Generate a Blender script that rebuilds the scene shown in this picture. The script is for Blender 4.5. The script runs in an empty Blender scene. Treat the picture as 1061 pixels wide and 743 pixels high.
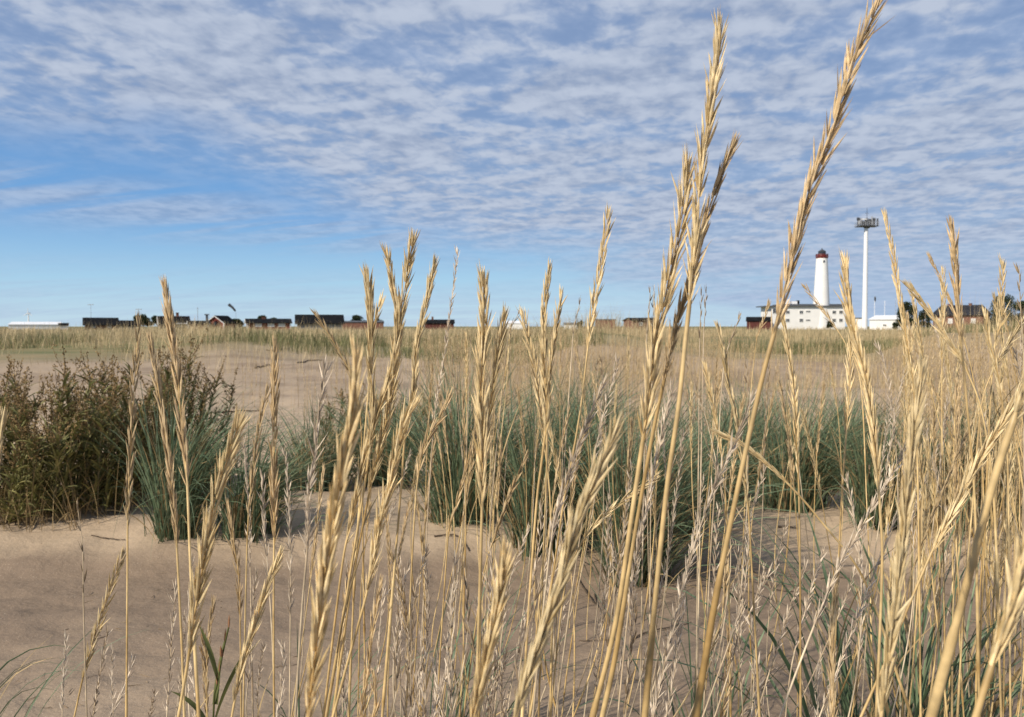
import bpy, math, random
import numpy as np
from mathutils import Vector

rng = np.random.default_rng(11)
random.seed(11)
scene = bpy.context.scene
COL = scene.collection

# ------------------------------------------------------------------ camera
F = 883.0                      # focal length in photo pixels (1061 wide)
PITCH = math.atan(33.5 / F)
CAMZ = 1.0
cam_d = bpy.data.cameras.new("camera")
cam = bpy.data.objects.new("camera", cam_d)
COL.objects.link(cam)
cam.location = (0, 0, CAMZ)
cam.rotation_euler = (math.pi / 2 - PITCH, 0, 0)
cam_d.sensor_width = 36
cam_d.lens = 36 * F / 1061
cam_d.clip_start = 0.05
cam_d.clip_end = 8000
cam_d.dof.use_dof = True
cam_d.dof.focus_distance = 1.15
cam_d.dof.aperture_fstop = 15.0
scene.camera = cam
FWD = np.array([0, math.cos(PITCH), -math.sin(PITCH)])
UPV = np.array([0, math.sin(PITCH), math.cos(PITCH)])
RGT = np.array([1.0, 0, 0])
CAM = np.array([0, 0, CAMZ])


def at(px, py, d):
    """point seen at a photo pixel, d metres ahead of the camera"""
    return CAM + d * (FWD + (px - 530.5) / F * RGT + (371.5 - py) / F * UPV)


def to_px(p):
    v = np.asarray(p) - CAM
    d = v @ FWD
    return 530.5 + F * (v @ RGT) / d, 371.5 - F * (v @ UPV) / d, d


# ------------------------------------------------------------------ noise / terrain
_tab = np.random.default_rng(5).random((256, 256))


def vnoise(x, y):
    xi = np.floor(x).astype(int); yi = np.floor(y).astype(int)
    fx = x - xi; fy = y - yi
    fx = fx * fx * (3 - 2 * fx); fy = fy * fy * (3 - 2 * fy)
    a = _tab[xi % 256, yi % 256]; b = _tab[(xi + 1) % 256, yi % 256]
    c = _tab[xi % 256, (yi + 1) % 256]; e = _tab[(xi + 1) % 256, (yi + 1) % 256]
    return (a * (1 - fx) + b * fx) * (1 - fy) + (c * (1 - fx) + e * fx) * fy


def fbm(x, y, o=4):
    s = 0; a = 0.5
    for k in range(o):
        s = s + a * (vnoise(x * 2 ** k + 17 * k, y * 2 ** k + 31 * k) - 0.5)
        a *= 0.5
    return s


def sstep(a, b, x):
    t = np.clip((x - a) / (b - a), 0, 1)
    return t * t * (3 - 2 * t)


def ground(x, y):
    x = np.asarray(x, float); y = np.asarray(y, float)
    near = 1 - sstep(12, 40, y)
    edge = 3.35 + 0.35 * fbm(x * 0.9 + 4, y * 0.2 + 2) + 0.12 * x * (x > 0)
    h = 0.13 * (1 - sstep(0.6, 3.2, y))                    # the near dune falls away
    h = h + 0.10 * sstep(edge - 0.1, edge + 0.55, y) * near      # a low ledge of sand
    h = h + near * (0.10 * fbm(x * 0.7, y * 0.6) + 0.045 * fbm(x * 2.6, y * 3.2, 3) + 0.042 * fbm(x * 7, y * 9, 3))
    h = h + near * 0.006 * np.sin(y * 24 + 5 * fbm(x * 1.5, y * 1.5) * 6 + x * 3) * sstep(3, 6, y)
    bank = sstep(17, 30, y) * (1 - sstep(60, 160, y))
    h = h + bank * (0.10 + 0.8 * fbm(x * 0.10, y * 0.06, 3))
    h = h + 0.42 * fbm(x * 0.45, y * 0.35, 3) * sstep(7, 12, y) * (1 - sstep(20, 28, y)) * (0.35 + 0.65 * sstep(-3, 2, x))
    q = x / np.maximum(y, 1.0)                              # grassy dunes ahead and to the right
    h = h + (0.58 * np.exp(-((q - 0.08) / 0.13) ** 2) + 0.68 * sstep(0.40, 0.52, q) + 0.26 * np.exp(-((q + 0.34) / 0.08) ** 2)) * sstep(15, 27, y) * (1 - sstep(36, 75, y)) * (0.75 + 1.9 * fbm(x * 0.30, y * 0.16, 3))
    h = h - 0.2 * sstep(100, 400, y)
    return h


# ------------------------------------------------------------------ materials
def nodes_of(name):
    m = bpy.data.materials.new(name); m.use_nodes = True
    nt = m.node_tree; nt.nodes.clear()
    return m, nt, nt.nodes, nt.links


def mat_plant(name, c1, c2, rough=0.6, transl=0.2, objvar=0.25, mottling=90, spec=0.3):
    m, nt, N, L = nodes_of(name)
    out = N.new('ShaderNodeOutputMaterial')
    att = N.new('ShaderNodeAttribute'); att.attribute_name = 'tint'
    mix = N.new('ShaderNodeMix'); mix.data_type = 'RGBA'
    mix.inputs[6].default_value = (*c1, 1); mix.inputs[7].default_value = (*c2, 1)
    L.new(att.outputs['Fac'], mix.inputs[0])
    oi = N.new('ShaderNodeObjectInfo')
    geo = N.new('ShaderNodeNewGeometry')
    noi = N.new('ShaderNodeTexNoise'); noi.inputs['Scale'].default_value = mottling
    noi.inputs['Detail'].default_value = 3
    L.new(geo.outputs['Position'], noi.inputs['Vector'])
    mr = N.new('ShaderNodeMapRange'); mr.inputs[3].default_value = 1 - objvar; mr.inputs[4].default_value = 1 + objvar
    L.new(oi.outputs['Random'], mr.inputs[0])
    mr2 = N.new('ShaderNodeMapRange'); mr2.inputs[1].default_value = 0.3; mr2.inputs[2].default_value = 0.7
    mr2.inputs[3].default_value = 0.72; mr2.inputs[4].default_value = 1.2
    L.new(noi.outputs['Fac'], mr2.inputs[0])
    mul = N.new('ShaderNodeMath'); mul.operation = 'MULTIPLY'
    L.new(mr.outputs[0], mul.inputs[0]); L.new(mr2.outputs[0], mul.inputs[1])
    sc = N.new('ShaderNodeVectorMath'); sc.operation = 'SCALE'
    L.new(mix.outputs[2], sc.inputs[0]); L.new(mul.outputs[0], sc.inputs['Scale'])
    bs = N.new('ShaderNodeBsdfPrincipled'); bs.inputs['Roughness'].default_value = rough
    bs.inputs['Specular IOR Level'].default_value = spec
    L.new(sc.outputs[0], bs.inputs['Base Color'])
    if transl > 0:
        tr = N.new('ShaderNodeBsdfTranslucent'); L.new(sc.outputs[0], tr.inputs['Color'])
        ms = N.new('ShaderNodeMixShader'); ms.inputs[0].default_value = transl
        L.new(bs.outputs[0], ms.inputs[1]); L.new(tr.outputs[0], ms.inputs[2])
        L.new(ms.outputs[0], out.inputs['Surface'])
    else:
        L.new(bs.outputs[0], out.inputs['Surface'])
    return m


def mat_solid(name, c, rough=0.7, var=0.15, scale=1.2, metal=0.0, grain=None, spec=0.4):
    """painted / built surface with weathering noise; grain = board spacing in metres"""
    m, nt, N, L = nodes_of(name)
    out = N.new('ShaderNodeOutputMaterial')
    bs = N.new('ShaderNodeBsdfPrincipled'); bs.inputs['Roughness'].default_value = rough
    bs.inputs['Metallic'].default_value = metal; bs.inputs['Specular IOR Level'].default_value = spec
    tc = N.new('ShaderNodeTexCoord')
    noi = N.new('ShaderNodeTexNoise'); noi.inputs['Scale'].default_value = scale; noi.inputs['Detail'].default_value = 6
    L.new(tc.outputs['Object'], noi.inputs['Vector'])
    mr = N.new('ShaderNodeMapRange'); mr.inputs[1].default_value = 0.3; mr.inputs[2].default_value = 0.7
    mr.inputs[3].default_value = 1 - var; mr.inputs[4].default_value = 1 + var
    L.new(noi.outputs['Fac'], mr.inputs[0])
    fac = mr.outputs[0]
    if grain:
        wv = N.new('ShaderNodeTexWave'); wv.inputs['Scale'].default_value = 0.314 / grain
        wv.bands_direction = 'Z' if grain > 0.3 else 'X'
        L.new(tc.outputs['Object'], wv.inputs['Vector'])
        m2 = N.new('ShaderNodeMapRange'); m2.inputs[3].default_value = 0.8; m2.inputs[4].default_value = 1.08
        L.new(wv.outputs['Fac'], m2.inputs[0])
        mu = N.new('ShaderNodeMath'); mu.operation = 'MULTIPLY'
        L.new(fac, mu.inputs[0]); L.new(m2.outputs[0], mu.inputs[1]); fac = mu.outputs[0]
    sc = N.new('ShaderNodeVectorMath'); sc.operation = 'SCALE'
    sc.inputs[0].default_value = c
    L.new(fac, sc.inputs['Scale'])
    L.new(sc.outputs[0], bs.inputs['Base Color'])
    L.new(bs.outputs[0], out.inputs['Surface'])
    return m


M = {
    'straw': mat_plant('golden_straw', (0.50, 0.36, 0.155), (0.90, 0.745, 0.445), 0.55, 0.26, 0.12, 160, 0.35),
    'straw_tan': mat_plant('tan_straw', (0.35, 0.24, 0.115), (0.74, 0.57, 0.33), 0.6, 0.22, 0.15, 160),
    'silver': mat_plant('bleached_straw', (0.36, 0.28, 0.195), (0.84, 0.72, 0.56), 0.6, 0.16, 0.14, 160),
    'dark': mat_plant('weathered_straw', (0.17, 0.12, 0.075), (0.36, 0.27, 0.16), 0.65, 0.12, 0.15, 160),
    'stem_gold': mat_plant('golden_stem', (0.40, 0.255, 0.09), (0.76, 0.57, 0.28), 0.42, 0.05, 0.14, 60, 0.45),
    'stem_pale': mat_plant('pale_stem', (0.36, 0.27, 0.17), (0.70, 0.58, 0.40), 0.5, 0.05, 0.15, 60),
    'blue_leaf': mat_plant('blue_green_blade', (0.070, 0.114, 0.060), (0.215, 0.28, 0.160), 0.5, 0.22, 0.14, 20, 0.4),
    'dry_leaf': mat_plant('dry_blade', (0.26, 0.185, 0.09), (0.60, 0.45, 0.23), 0.6, 0.25, 0.15, 20),
    'green_leaf': mat_plant('green_blade', (0.085, 0.105, 0.03), (0.19, 0.20, 0.07), 0.45, 0.3, 0.1, 20),
    'olive': mat_plant('olive_leaf', (0.10, 0.112, 0.035), (0.30, 0.275, 0.105), 0.6, 0.25, 0.1, 8),
    'brown_seed': mat_plant('brown_seed', (0.14, 0.085, 0.032), (0.40, 0.275, 0.125), 0.8, 0.1, 0.15, 8),
    'brown_stem': mat_plant('brown_stem', (0.10, 0.07, 0.035), (0.26, 0.20, 0.10), 0.7, 0.0, 0.1, 8),
    'meadow': mat_plant('meadow_straw', (0.31, 0.24, 0.125), (0.72, 0.57, 0.34), 0.7, 0.2, 0.0, 0.6),
    'scrub': mat_plant('low_green_scrub', (0.105, 0.115, 0.042), (0.255, 0.245, 0.115), 0.65, 0.22, 0.0, 0.6),
    'tree': mat_plant('tree_leaf', (0.020, 0.032, 0.012), (0.055, 0.075, 0.026), 0.6, 0.15, 0.1, 0.8),
    'bark': mat_plant('bark', (0.06, 0.045, 0.03), (0.12, 0.09, 0.06), 0.85, 0, 0.1, 8),
    'twig': mat_plant('dead_twig', (0.07, 0.05, 0.033), (0.17, 0.125, 0.085), 0.8, 0, 0.25, 30),
    'white': mat_solid('white_render', (0.80, 0.79, 0.76), 0.7, 0.05, 0.35),
    'white_metal': mat_solid('white_painted_steel', (0.8, 0.8, 0.8), 0.4, 0.04, 0.4),
    'white_wood': mat_solid('white_trim', (0.78, 0.77, 0.73), 0.6, 0.06),
    'red': mat_solid('falun_red_boards', (0.20, 0.040, 0.028), 0.85, 0.22, 0.9, 0, 0.16),
    'brick': mat_solid('red_brick', (0.185, 0.083, 0.058), 0.85, 0.25, 1.6),
    'dark_red': mat_solid('dark_red_boards', (0.11, 0.032, 0.025), 0.85, 0.2, 0.9, 0, 0.16),
    'roof': mat_solid('dark_roof_felt', (0.013, 0.0135, 0.015), 0.95, 0.3, 0.8, 0, 0.5, 0.05),
    'roof_grey': mat_solid('grey_roof_sheet', (0.09, 0.095, 0.105), 0.6, 0.2, 0.8, 0, 0.5),
    'roof_tile': mat_solid('slate_roof', (0.03, 0.031, 0.037), 0.9, 0.3, 0.8, 0, 0.45, 0.1),
    'grey': mat_solid('grey_boards', (0.22, 0.22, 0.22), 0.8, 0.2),
    'dark_steel': mat_solid('dark_steel', (0.05, 0.052, 0.057), 0.5, 0.15),
    'grey_steel': mat_solid('galvanised_steel', (0.30, 0.31, 0.33), 0.45, 0.12),
    'lamp_red': mat_solid('red_painted_steel', (0.17, 0.025, 0.02), 0.45, 0.12),
    'glass': mat_solid('dark_window_glass', (0.035, 0.042, 0.055), 0.08, 0.1),
    'curtain': mat_solid('white_blind_window', (0.62, 0.60, 0.57), 0.3, 0.08),
    'concrete': mat_solid('concrete', (0.34, 0.32, 0.29), 0.85, 0.15, 2),
    'pod': mat_plant('rust_bud', (0.16, 0.07, 0.035), (0.30, 0.16, 0.08), 0.7, 0.1, 0.05, 60),
}


def sand_material():
    m, nt, N, L = nodes_of('beach_sand')
    out = N.new('ShaderNodeOutputMaterial'); bs = N.new('ShaderNodeBsdfPrincipled')
    bs.inputs['Roughness'].default_value = 0.92; bs.inputs['Specular IOR Level'].default_value = 0.15
    geo = N.new('ShaderNodeNewGeometry')
    shade_tone = N.new('ShaderNodeAttribute'); shade_tone.attribute_name = 'shade_tone'
    veg = N.new('ShaderNodeAttribute'); veg.attribute_name = 'veg'

    def noise(scale, detail=5, sx=1, sy=1):
        mp = N.new('ShaderNodeMapping'); mp.inputs['Scale'].default_value = (sx, sy, 1)
        L.new(geo.outputs['Position'], mp.inputs['Vector'])
        n = N.new('ShaderNodeTexNoise'); n.inputs['Scale'].default_value = scale; n.inputs['Detail'].default_value = detail
        n.inputs['Roughness'].default_value = 0.6
        L.new(mp.outputs[0], n.inputs['Vector']); return n.outputs['Fac']

    def rmp(f, a, b, lo, hi):
        r = N.new('ShaderNodeMapRange'); r.inputs[1].default_value = a; r.inputs[2].default_value = b
        r.inputs[3].default_value = lo; r.inputs[4].default_value = hi; L.new(f, r.inputs[0]); return r.outputs[0]

    def mixc(f, a, b):
        x = N.new('ShaderNodeMix'); x.data_type = 'RGBA'
        for i, v in ((6, a), (7, b)):
            if isinstance(v, tuple): x.inputs[i].default_value = (*v, 1)
            else: L.new(v, x.inputs[i])
        L.new(f, x.inputs[0]); return x.outputs[2]

    base = mixc(rmp(noise(1.3, 6), 0.35, 0.65, 0, 1), (0.42, 0.318, 0.213), (0.50, 0.388, 0.268))
    base = mixc(shade_tone.outputs['Fac'], base, (0.235, 0.172, 0.118))  # dark sand colour: painted foreground shade and the patches beyond
    base = mixc(rmp(noise(5, 6, 1, 1.5), 0.5, 0.72, 0, 0.4), base, (0.24, 0.18, 0.13))
    base = mixc(rmp(noise(300, 3), 0.35, 0.7, 0, 0.5), base, (0.19, 0.15, 0.115))
    base = mixc(rmp(noise(260, 1), 0.66, 0.74, 0, 0.6), base, (0.58, 0.49, 0.38))
    g = mixc(rmp(noise(0.25, 5, 0.5, 1), 0.4, 0.6, 0, 1), (0.24, 0.19, 0.095), (0.13, 0.14, 0.055))
    base = mixc(veg.outputs['Fac'], base, g)
    L.new(base, bs.inputs['Base Color'])
    b1 = N.new('ShaderNodeBump'); b1.inputs['Strength'].default_value = 0.38; b1.inputs['Distance'].default_value = 0.045
    L.new(noise(10, 5, 1, 1.15), b1.inputs['Height'])
    b2 = N.new('ShaderNodeBump'); b2.inputs['Strength'].default_value = 0.3; b2.inputs['Distance'].default_value = 0.003
    L.new(noise(330, 3), b2.inputs['Height']); L.new(b1.outputs[0], b2.inputs['Normal'])
    L.new(b2.outputs[0], bs.inputs['Normal'])
    L.new(bs.outputs[0], out.inputs['Surface'])
    return m


# ------------------------------------------------------------------ mesh collector
class MB:
    def __init__(s):
        s.v = []; s.t = []; s.q = []; s.tr = []; s.n = 0

    def add(s, v, quads=None, tris=None, tint=0.5):
        v = np.asarray(v, float).reshape(-1, 3)
        s.v.append(v)
        s.t.append(np.broadcast_to(np.asarray(tint, float), (len(v),)).copy())
        if quads is not None and len(quads): s.q.append(np.asarray(quads, int).reshape(-1, 4) + s.n)
        if tris is not None and len(tris): s.tr.append(np.asarray(tris, int).reshape(-1, 3) + s.n)
        s.n += len(v)

    def tube(s, P, R, sides=6, tint=0.5, cap=True):
        P = np.asarray(P, float); n = len(P)
        R = np.broadcast_to(np.asarray(R, float), (n,))
        T = np.gradient(P, axis=0); T /= np.linalg.norm(T, axis=1)[:, None] + 1e-12
        ref = np.array([0.0, 1, 0]) if abs(T[:, 1]).max() < 0.9 else np.array([1.0, 0, 0.3])
        A = np.cross(T, ref); A /= np.linalg.norm(A, axis=1)[:, None] + 1e-12
        B = np.cross(T, A)
        an = np.arange(sides) / sides * 2 * math.pi
        V = P[:, None] + R[:, None, None] * (np.cos(an)[None, :, None] * A[:, None] + np.sin(an)[None, :, None] * B[:, None])
        i = np.arange(n - 1)[:, None] * sides; j = np.arange(sides)[None]; k = (j + 1) % sides
        Q = np.stack([i + j, i + k, i + sides + k, i + sides + j], -1).reshape(-1, 4)
        tt = tint if np.ndim(tint) == 0 else np.repeat(tint, sides)
        s.add(V.reshape(-1, 3), Q, None, tt)
        if cap:
            for e, rev in ((0, 1), (n - 1, 0)):
                c = np.vstack([V[e], P[e][None]])
                tri = [(a, (a + 1) % sides, sides) for a in range(sides)]
                if rev: tri = [(b, a, x) for a, b, x in tri]
                s.add(c, None, tri, tint if np.ndim(tint) == 0 else tint[e])

    def spindles(s, O, D, L, R, tint, flat=0.6, curve=0.0, side=None):
        """many lanceolate husks: origin, direction, length, radius"""
        O = np.asarray(O, float); D = np.asarray(D, float); n = len(O)
        if n == 0: return
        D = D / np.linalg.norm(D, axis=1)[:, None]
        ref = np.where(np.abs(D[:, 2:3]) > 0.95, np.array([[1.0, 0, 0]]), np.array([[0, 0, 1.0]]))
        A = np.cross(D, ref); A /= np.linalg.norm(A, axis=1)[:, None]
        th = rng.random(n) * 6.283
        B = np.cross(D, A)
        A, B = A * np.cos(th)[:, None] + B * np.sin(th)[:, None], B * np.cos(th)[:, None] - A * np.sin(th)[:, None]
        ts = np.array([0, 0.22, 0.6, 1.0]); rs = np.array([0.45, 1.0, 0.75])
        L = np.broadcast_to(L, (n,)); R = np.broadcast_to(R, (n,)); tint = np.broadcast_to(tint, (n,))
        V = np.zeros((n, 13, 3)); TT = np.zeros((n, 13))
        for r in range(3):
            c = O + D * (L * ts[r])[:, None]
            for k, (ca, sa) in enumerate(((1, 0), (0, 1), (-1, 0), (0, -1))):
                V[:, r * 4 + k] = c + (R * rs[r])[:, None] * (A * ca + B * sa * flat)
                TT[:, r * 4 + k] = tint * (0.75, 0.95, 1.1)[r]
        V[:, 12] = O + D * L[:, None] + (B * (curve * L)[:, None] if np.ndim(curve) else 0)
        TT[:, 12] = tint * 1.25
        q = []
        for r in range(2):
            for k in range(4):
                q.append((r * 4 + k, r * 4 + (k + 1) % 4, r * 4 + 4 + (k + 1) % 4, r * 4 + 4 + k))
        t = [(8 + k, 8 + (k + 1) % 4, 12) for k in range(4)]
        off = (np.arange(n) * 13)[:, None, None]
        s.add(V.reshape(-1, 3), (np.array(q)[None] + off).reshape(-1, 4), (np.array(t)[None] + off).reshape(-1, 3),
              np.clip(TT, 0, 1).reshape(-1))

    def blades(s, base, az, L, lean, bend, W, nseg=7, fold=0.35, tint=0.5, tipdry=0.0, twist=0.0, ground_fn=None):
        base = np.asarray(base, float); n = len(base)
        if n == 0: return
        f = lambda a: np.broadcast_to(np.asarray(a, float), (n,))
        az, L, lean, bend, W, tint, twist = map(f, (az, L, lean, bend, W, tint, twist))
        m = 3 if fold else 2
        V = np.zeros((n, nseg + 1, m, 3)); TT = np.zeros((n, nseg + 1, m))
        p = base.copy()
        H = np.stack([np.cos(az), np.sin(az), 0 * az], 1); Z = np.array([0, 0, 1.0])
        for i in range(nseg + 1):
            t = i / nseg
            th = lean + bend * t ** 1.4
            d = H * np.sin(th)[:, None] + Z * np.cos(th)[:, None]
            tw = twist * t
            S0 = np.stack([-np.sin(az), np.cos(az), 0 * az], 1)
            Nn = np.cross(S0, d)
            S = S0 * np.cos(tw)[:, None] + Nn * np.sin(tw)[:, None]
            Nn = np.cross(S, d)
            w = W * (0.75 + 0.5 * t if t < 0.4 else 0.95) * (1 - t ** 2.2) + 0.0004
            if m == 3:
                V[:, i, 0] = p - S * (w / 2)[:, None]; V[:, i, 2] = p + S * (w / 2)[:, None]
                V[:, i, 1] = p + Nn * (w * fold)[:, None]
            else:
                V[:, i, 0] = p - S * (w / 2)[:, None]; V[:, i, 1] = p + S * (w / 2)[:, None]
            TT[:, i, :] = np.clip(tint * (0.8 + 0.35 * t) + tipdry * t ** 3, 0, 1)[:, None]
            p = p + d * (L / nseg)[:, None]
            if ground_fn is not None:
                p[:, 2] = np.maximum(p[:, 2], ground_fn(p[:, 0], p[:, 1]) + 0.006)
        q = []
        for i in range(nseg):
            for k in range(m - 1):
                a = i * m + k
                q.append((a, a + 1, a + m + 1, a + m))
        off = (np.arange(n) * (nseg + 1) * m)[:, None, None]
        s.add(V.reshape(-1, 3), (np.array(q)[None] + off).reshape(-1, 4), None, TT.reshape(-1))

    def box(s, c, size, yaw=0.0, tint=0.5):
        c = np.asarray(c, float); x, y, z = np.asarray(size) / 2
        v = np.array([(-x, -y, -z), (x, -y, -z), (x, y, -z), (-x, y, -z), (-x, -y, z), (x, -y, z), (x, y, z), (-x, y, z)])
        if yaw:
            ca, sa = math.cos(yaw), math.sin(yaw)
            v = v @ np.array([[ca, sa, 0], [-sa, ca, 0], [0, 0, 1]])
        s.add(v + c, [(3, 2, 1, 0), (4, 5, 6, 7), (0, 1, 5, 4), (1, 2, 6, 5), (2, 3, 7, 6), (3, 0, 4, 7)], None, tint)

    def build(s, name, mat, parent=None, smooth=False):
        me = bpy.data.meshes.new(name)
        V = np.concatenate(s.v)
        q_ = parent
        while q_ is not None: V = V - np.array(q_.location); q_ = q_.parent
        q = np.concatenate(s.q) if s.q else np.zeros((0, 4), int)
        t = np.concatenate(s.tr) if s.tr else np.zeros((0, 3), int)
        me.vertices.add(len(V)); me.vertices.foreach_set('co', V.astype(np.float32).ravel())
        loops = np.concatenate([q.ravel(), t.ravel()])
        me.loops.add(len(loops)); me.loops.foreach_set('vertex_index', loops.astype(np.int32))
        tot = np.concatenate([np.full(len(q), 4), np.full(len(t), 3)]).astype(np.int32)
        st = np.concatenate([[0], np.cumsum(tot)[:-1]]).astype(np.int32)
        me.polygons.add(len(tot)); me.polygons.foreach_set('loop_start', st)
        me.polygons.foreach_set('loop_total', tot)
        me.polygons.foreach_set('use_smooth', np.full(len(tot), bool(smooth)))
        me.update(calc_edges=True)
        a = me.attributes.new('tint', 'FLOAT', 'POINT')
        a.data.foreach_set('value', np.concatenate(s.t).astype(np.float32))
        me.materials.append(M[mat] if isinstance(mat, str) else mat)
        o = bpy.data.objects.new(name, me); COL.objects.link(o)
        if parent is not None: o.parent = parent
        return o


def tag(o, label=None, cat=None, group=None, kind=None):
    if label: o['label'] = label
    if cat: o['category'] = cat
    if group: o['group'] = group
    if kind: o['kind'] = kind
    return o


def thing(name, loc, label, cat, group=None):
    e = bpy.data.objects.new(name, None); COL.objects.link(e)
    e.location = tuple(float(v) for v in loc); e.empty_display_size = 0.1
    return tag(e, label, cat, group)


def catmull(P, n):
    P = np.asarray(P, float)
    if len(P) == 2:
        t = np.linspace(0, 1, n)[:, None]; return P[0] * (1 - t) + P[1] * t
    E = np.vstack([2 * P[0] - P[1], P, 2 * P[-1] - P[-2]])
    seg = np.linalg.norm(np.diff(P, axis=0), axis=1); cum = np.concatenate([[0], np.cumsum(seg)])
    out = []
    for u in np.linspace(0, cum[-1], n):
        k = min(np.searchsorted(cum, u, side='right') - 1, len(P) - 2)
        t = (u - cum[k]) / max(seg[k], 1e-9)
        a, b, c, d = E[k], E[k + 1], E[k + 2], E[k + 3]
        out.append(0.5 * ((2 * b) + (c - a) * t + (2 * a - 5 * b + 4 * c - d) * t ** 2 + (3 * b - a - 3 * c + d) * t ** 3))
    return np.array(out)


# ------------------------------------------------------------------ grass stalks
STALKS = []          # records, named at the end


def build_stalk(pts, ear_end, w, kind, label=None, d=None, stem_r=None, plump=1.0, phi=None):
    """pts: photo pixels from the tip downwards; ear_end: photo y where the ear stops; w: ear width in px"""
    real_w = {'g': 0.0120, 't': 0.0105, 's': 0.0125, 'k': 0.0085}[kind]
    if d is None: d = real_w * F / w
    lean_d = rng.uniform(-0.06, 0.06)
    n = len(pts)
    tot = pts[-1][1] - pts[0][1]
    P = np.array([at(x, y, d * (1 + lean_d * ((y - pts[0][1]) / max(tot, 1)))) for x, y in pts])
    # carry the stem on down to the sand, straightening as it goes
    last = P[-1]; dirv = P[-1] - P[-2]; dirv = dirv / max(abs(dirv[2]), 1e-6)
    gz = float(ground(last[0], last[1]))
    if last[2] > gz + 0.01:
        drop = last[2] - gz; q = last.copy(); ext = []
        for f0, f1, sl_ in ((0, .12, .95), (.12, .3, .8), (.3, .6, .5), (.6, 1, .25)):
            q = q + np.array([dirv[0] * sl_ * (f1 - f0) * drop, dirv[1] * sl_ * (f1 - f0) * drop, -(f1 - f0) * drop]); ext.append(q)
        ext[-1][2] = float(ground(ext[-1][0], ext[-1][1])) - 0.02
        P = np.vstack([P] + ext)
    C = catmull(P, 90)
    py = np.array([to_px(p)[1] for p in C])
    k = int(np.clip(np.searchsorted(py, ear_end), 6, 86))
    s = np.concatenate([[0], np.cumsum(np.linalg.norm(np.diff(C, axis=0), axis=1))])
    Lear = s[k]
    base = C[-1].copy(); base[2] = float(ground(base[0], base[1]))
    root = thing('grass_stalk', base, label, 'grass stalk', 'dry grass stalks')
    near = d < 1.0
    # stem
    r0 = stem_r if stem_r else {'g': 0.00135, 't': 0.0012, 's': 0.0011, 'k': 0.001}[kind]
    mb = MB()
    rr = np.interp(s, [0, Lear * 0.9, Lear, s[-1]], [0.0004, 0.0007, r0 * 0.9, r0 * 1.25])
    tin = rng.uniform(0.4, 0.65) + 0.38 * np.interp(s, np.linspace(0, s[-1], 26), rng.uniform(-1, 1, 26))
    for nd in (Lear + rng.uniform(0.25, 0.4), Lear + rng.uniform(0.5, 0.7)):
        b = np.exp(-((s - nd) / 0.008) ** 2); rr = rr * (1 + 0.35 * b); tin = tin - 0.5 * b; sh = (s > nd - rng.uniform(0.08, 0.16)) & (s < nd); rr = rr * np.where(sh, 1.3, 1.0); tin = tin + np.where(sh, rng.uniform(-0.3, 0.25), 0)
    mb.tube(C, rr, 7 if near else 5, np.clip(tin, 0, 1))
    stem = mb.build('stem', 'stem_pale' if kind in 'sk' else 'stem_gold', root, True)
    # ear
    plump = plump * rng.uniform(0.78, 1.12)
    W = real_w * plump
    bare = rng.random() < 0.3; gap0 = rng.uniform(0.15, 0.9); husk_dir = rng.normal(0, 0.05)
    sp = {'g': 0.0066, 't': 0.0072, 's': 0.0060, 'k': 0.010}[kind] * (1 if near else 1.25)
    nn = max(5, int(Lear / sp))
    u = np.linspace(0.012, Lear, nn)
    pos = np.stack([np.interp(u, s, C[:, i]) for i in range(3)], 1)
    T = np.stack([np.interp(u + 0.004, s, C[:, i]) - np.interp(u - 0.004, s, C[:, i]) for i in range(3)], 1)
    T = -T / np.linalg.norm(T, axis=1)[:, None]        # towards the tip
    B = np.cross(T, np.array([0, 1.0, 0])); B /= np.linalg.norm(B, axis=1)[:, None]
    Nn = np.cross(T, B)
    ph = rng.uniform(-0.7, 0.7) if phi is None else phi
    tw = ph + np.linspace(0, rng.uniform(-0.5, 0.5), nn)
    Bs = B * np.cos(tw)[:, None] + Nn * np.sin(tw)[:, None]
    Ns = Nn * np.cos(tw)[:, None] - B * np.sin(tw)[:, None]
    sgn = np.where(np.arange(nn) % 2 == 0, 1.0, -1.0)
    prof = np.clip(np.minimum(0.55 + 2.2 * u / Lear, 0.62 + 2.6 * (1 - u / Lear)), 0, 1)   # slimmer at both ends
    mb = MB()
    if kind in 'gt':
        reps = [(-1, 0.45), (0, 0), (1, -0.45), (0, 0.9), (0, -0.9)] if near else [(-1, 0.5), (0, 0), (1, -0.5)]
        for j, (sd, cross) in enumerate(reps):
            lmul = rng.uniform(0.8, 1.12, nn)
            ang = np.radians(rng.normal(9.6 if kind == 'g' else 8.4, 3.6, nn)) * plump
            rare = rng.random(nn) < 0.04
            ang = ang + rare * rng.uniform(0.08, 0.22, nn)
            side = Bs * (sgn * math.cos(cross))[:, None] + Ns * (math.sin(cross) + rng.normal(0, 0.2, nn))[:, None]
            D = T * np.cos(ang)[:, None] + side * np.sin(ang)[:, None]
            O = pos + side * (W * 0.10 * prof)[:, None] + T * rng.uniform(-0.002, 0.002, (nn, 1))
            ln = 0.0255 * lmul * (0.6 + 0.4 * prof) * (W / 0.0115) ** 0.5
            keep = rng.random(nn) > (0.06 if kind == 'g' else 0.14) + (0.55 * np.exp(-((u / Lear - gap0) / 0.06) ** 2) if bare else 0)
            keep[0] = True
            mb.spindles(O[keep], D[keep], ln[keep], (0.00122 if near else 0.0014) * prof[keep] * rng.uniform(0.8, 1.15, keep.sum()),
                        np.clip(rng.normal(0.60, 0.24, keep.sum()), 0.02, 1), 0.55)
        tip = np.repeat(pos[:1], 3, 0); D = T[:1] + Bs[:1] * np.array([[-0.12], [0.0], [0.13]])
        mb.spindles(tip, D, 0.019 * np.ones(3), 0.0011, 0.7)
    else:
        reps = (-0.5, 0.5, 1.2) if kind == 's' else (0.0, 0.8)
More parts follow.
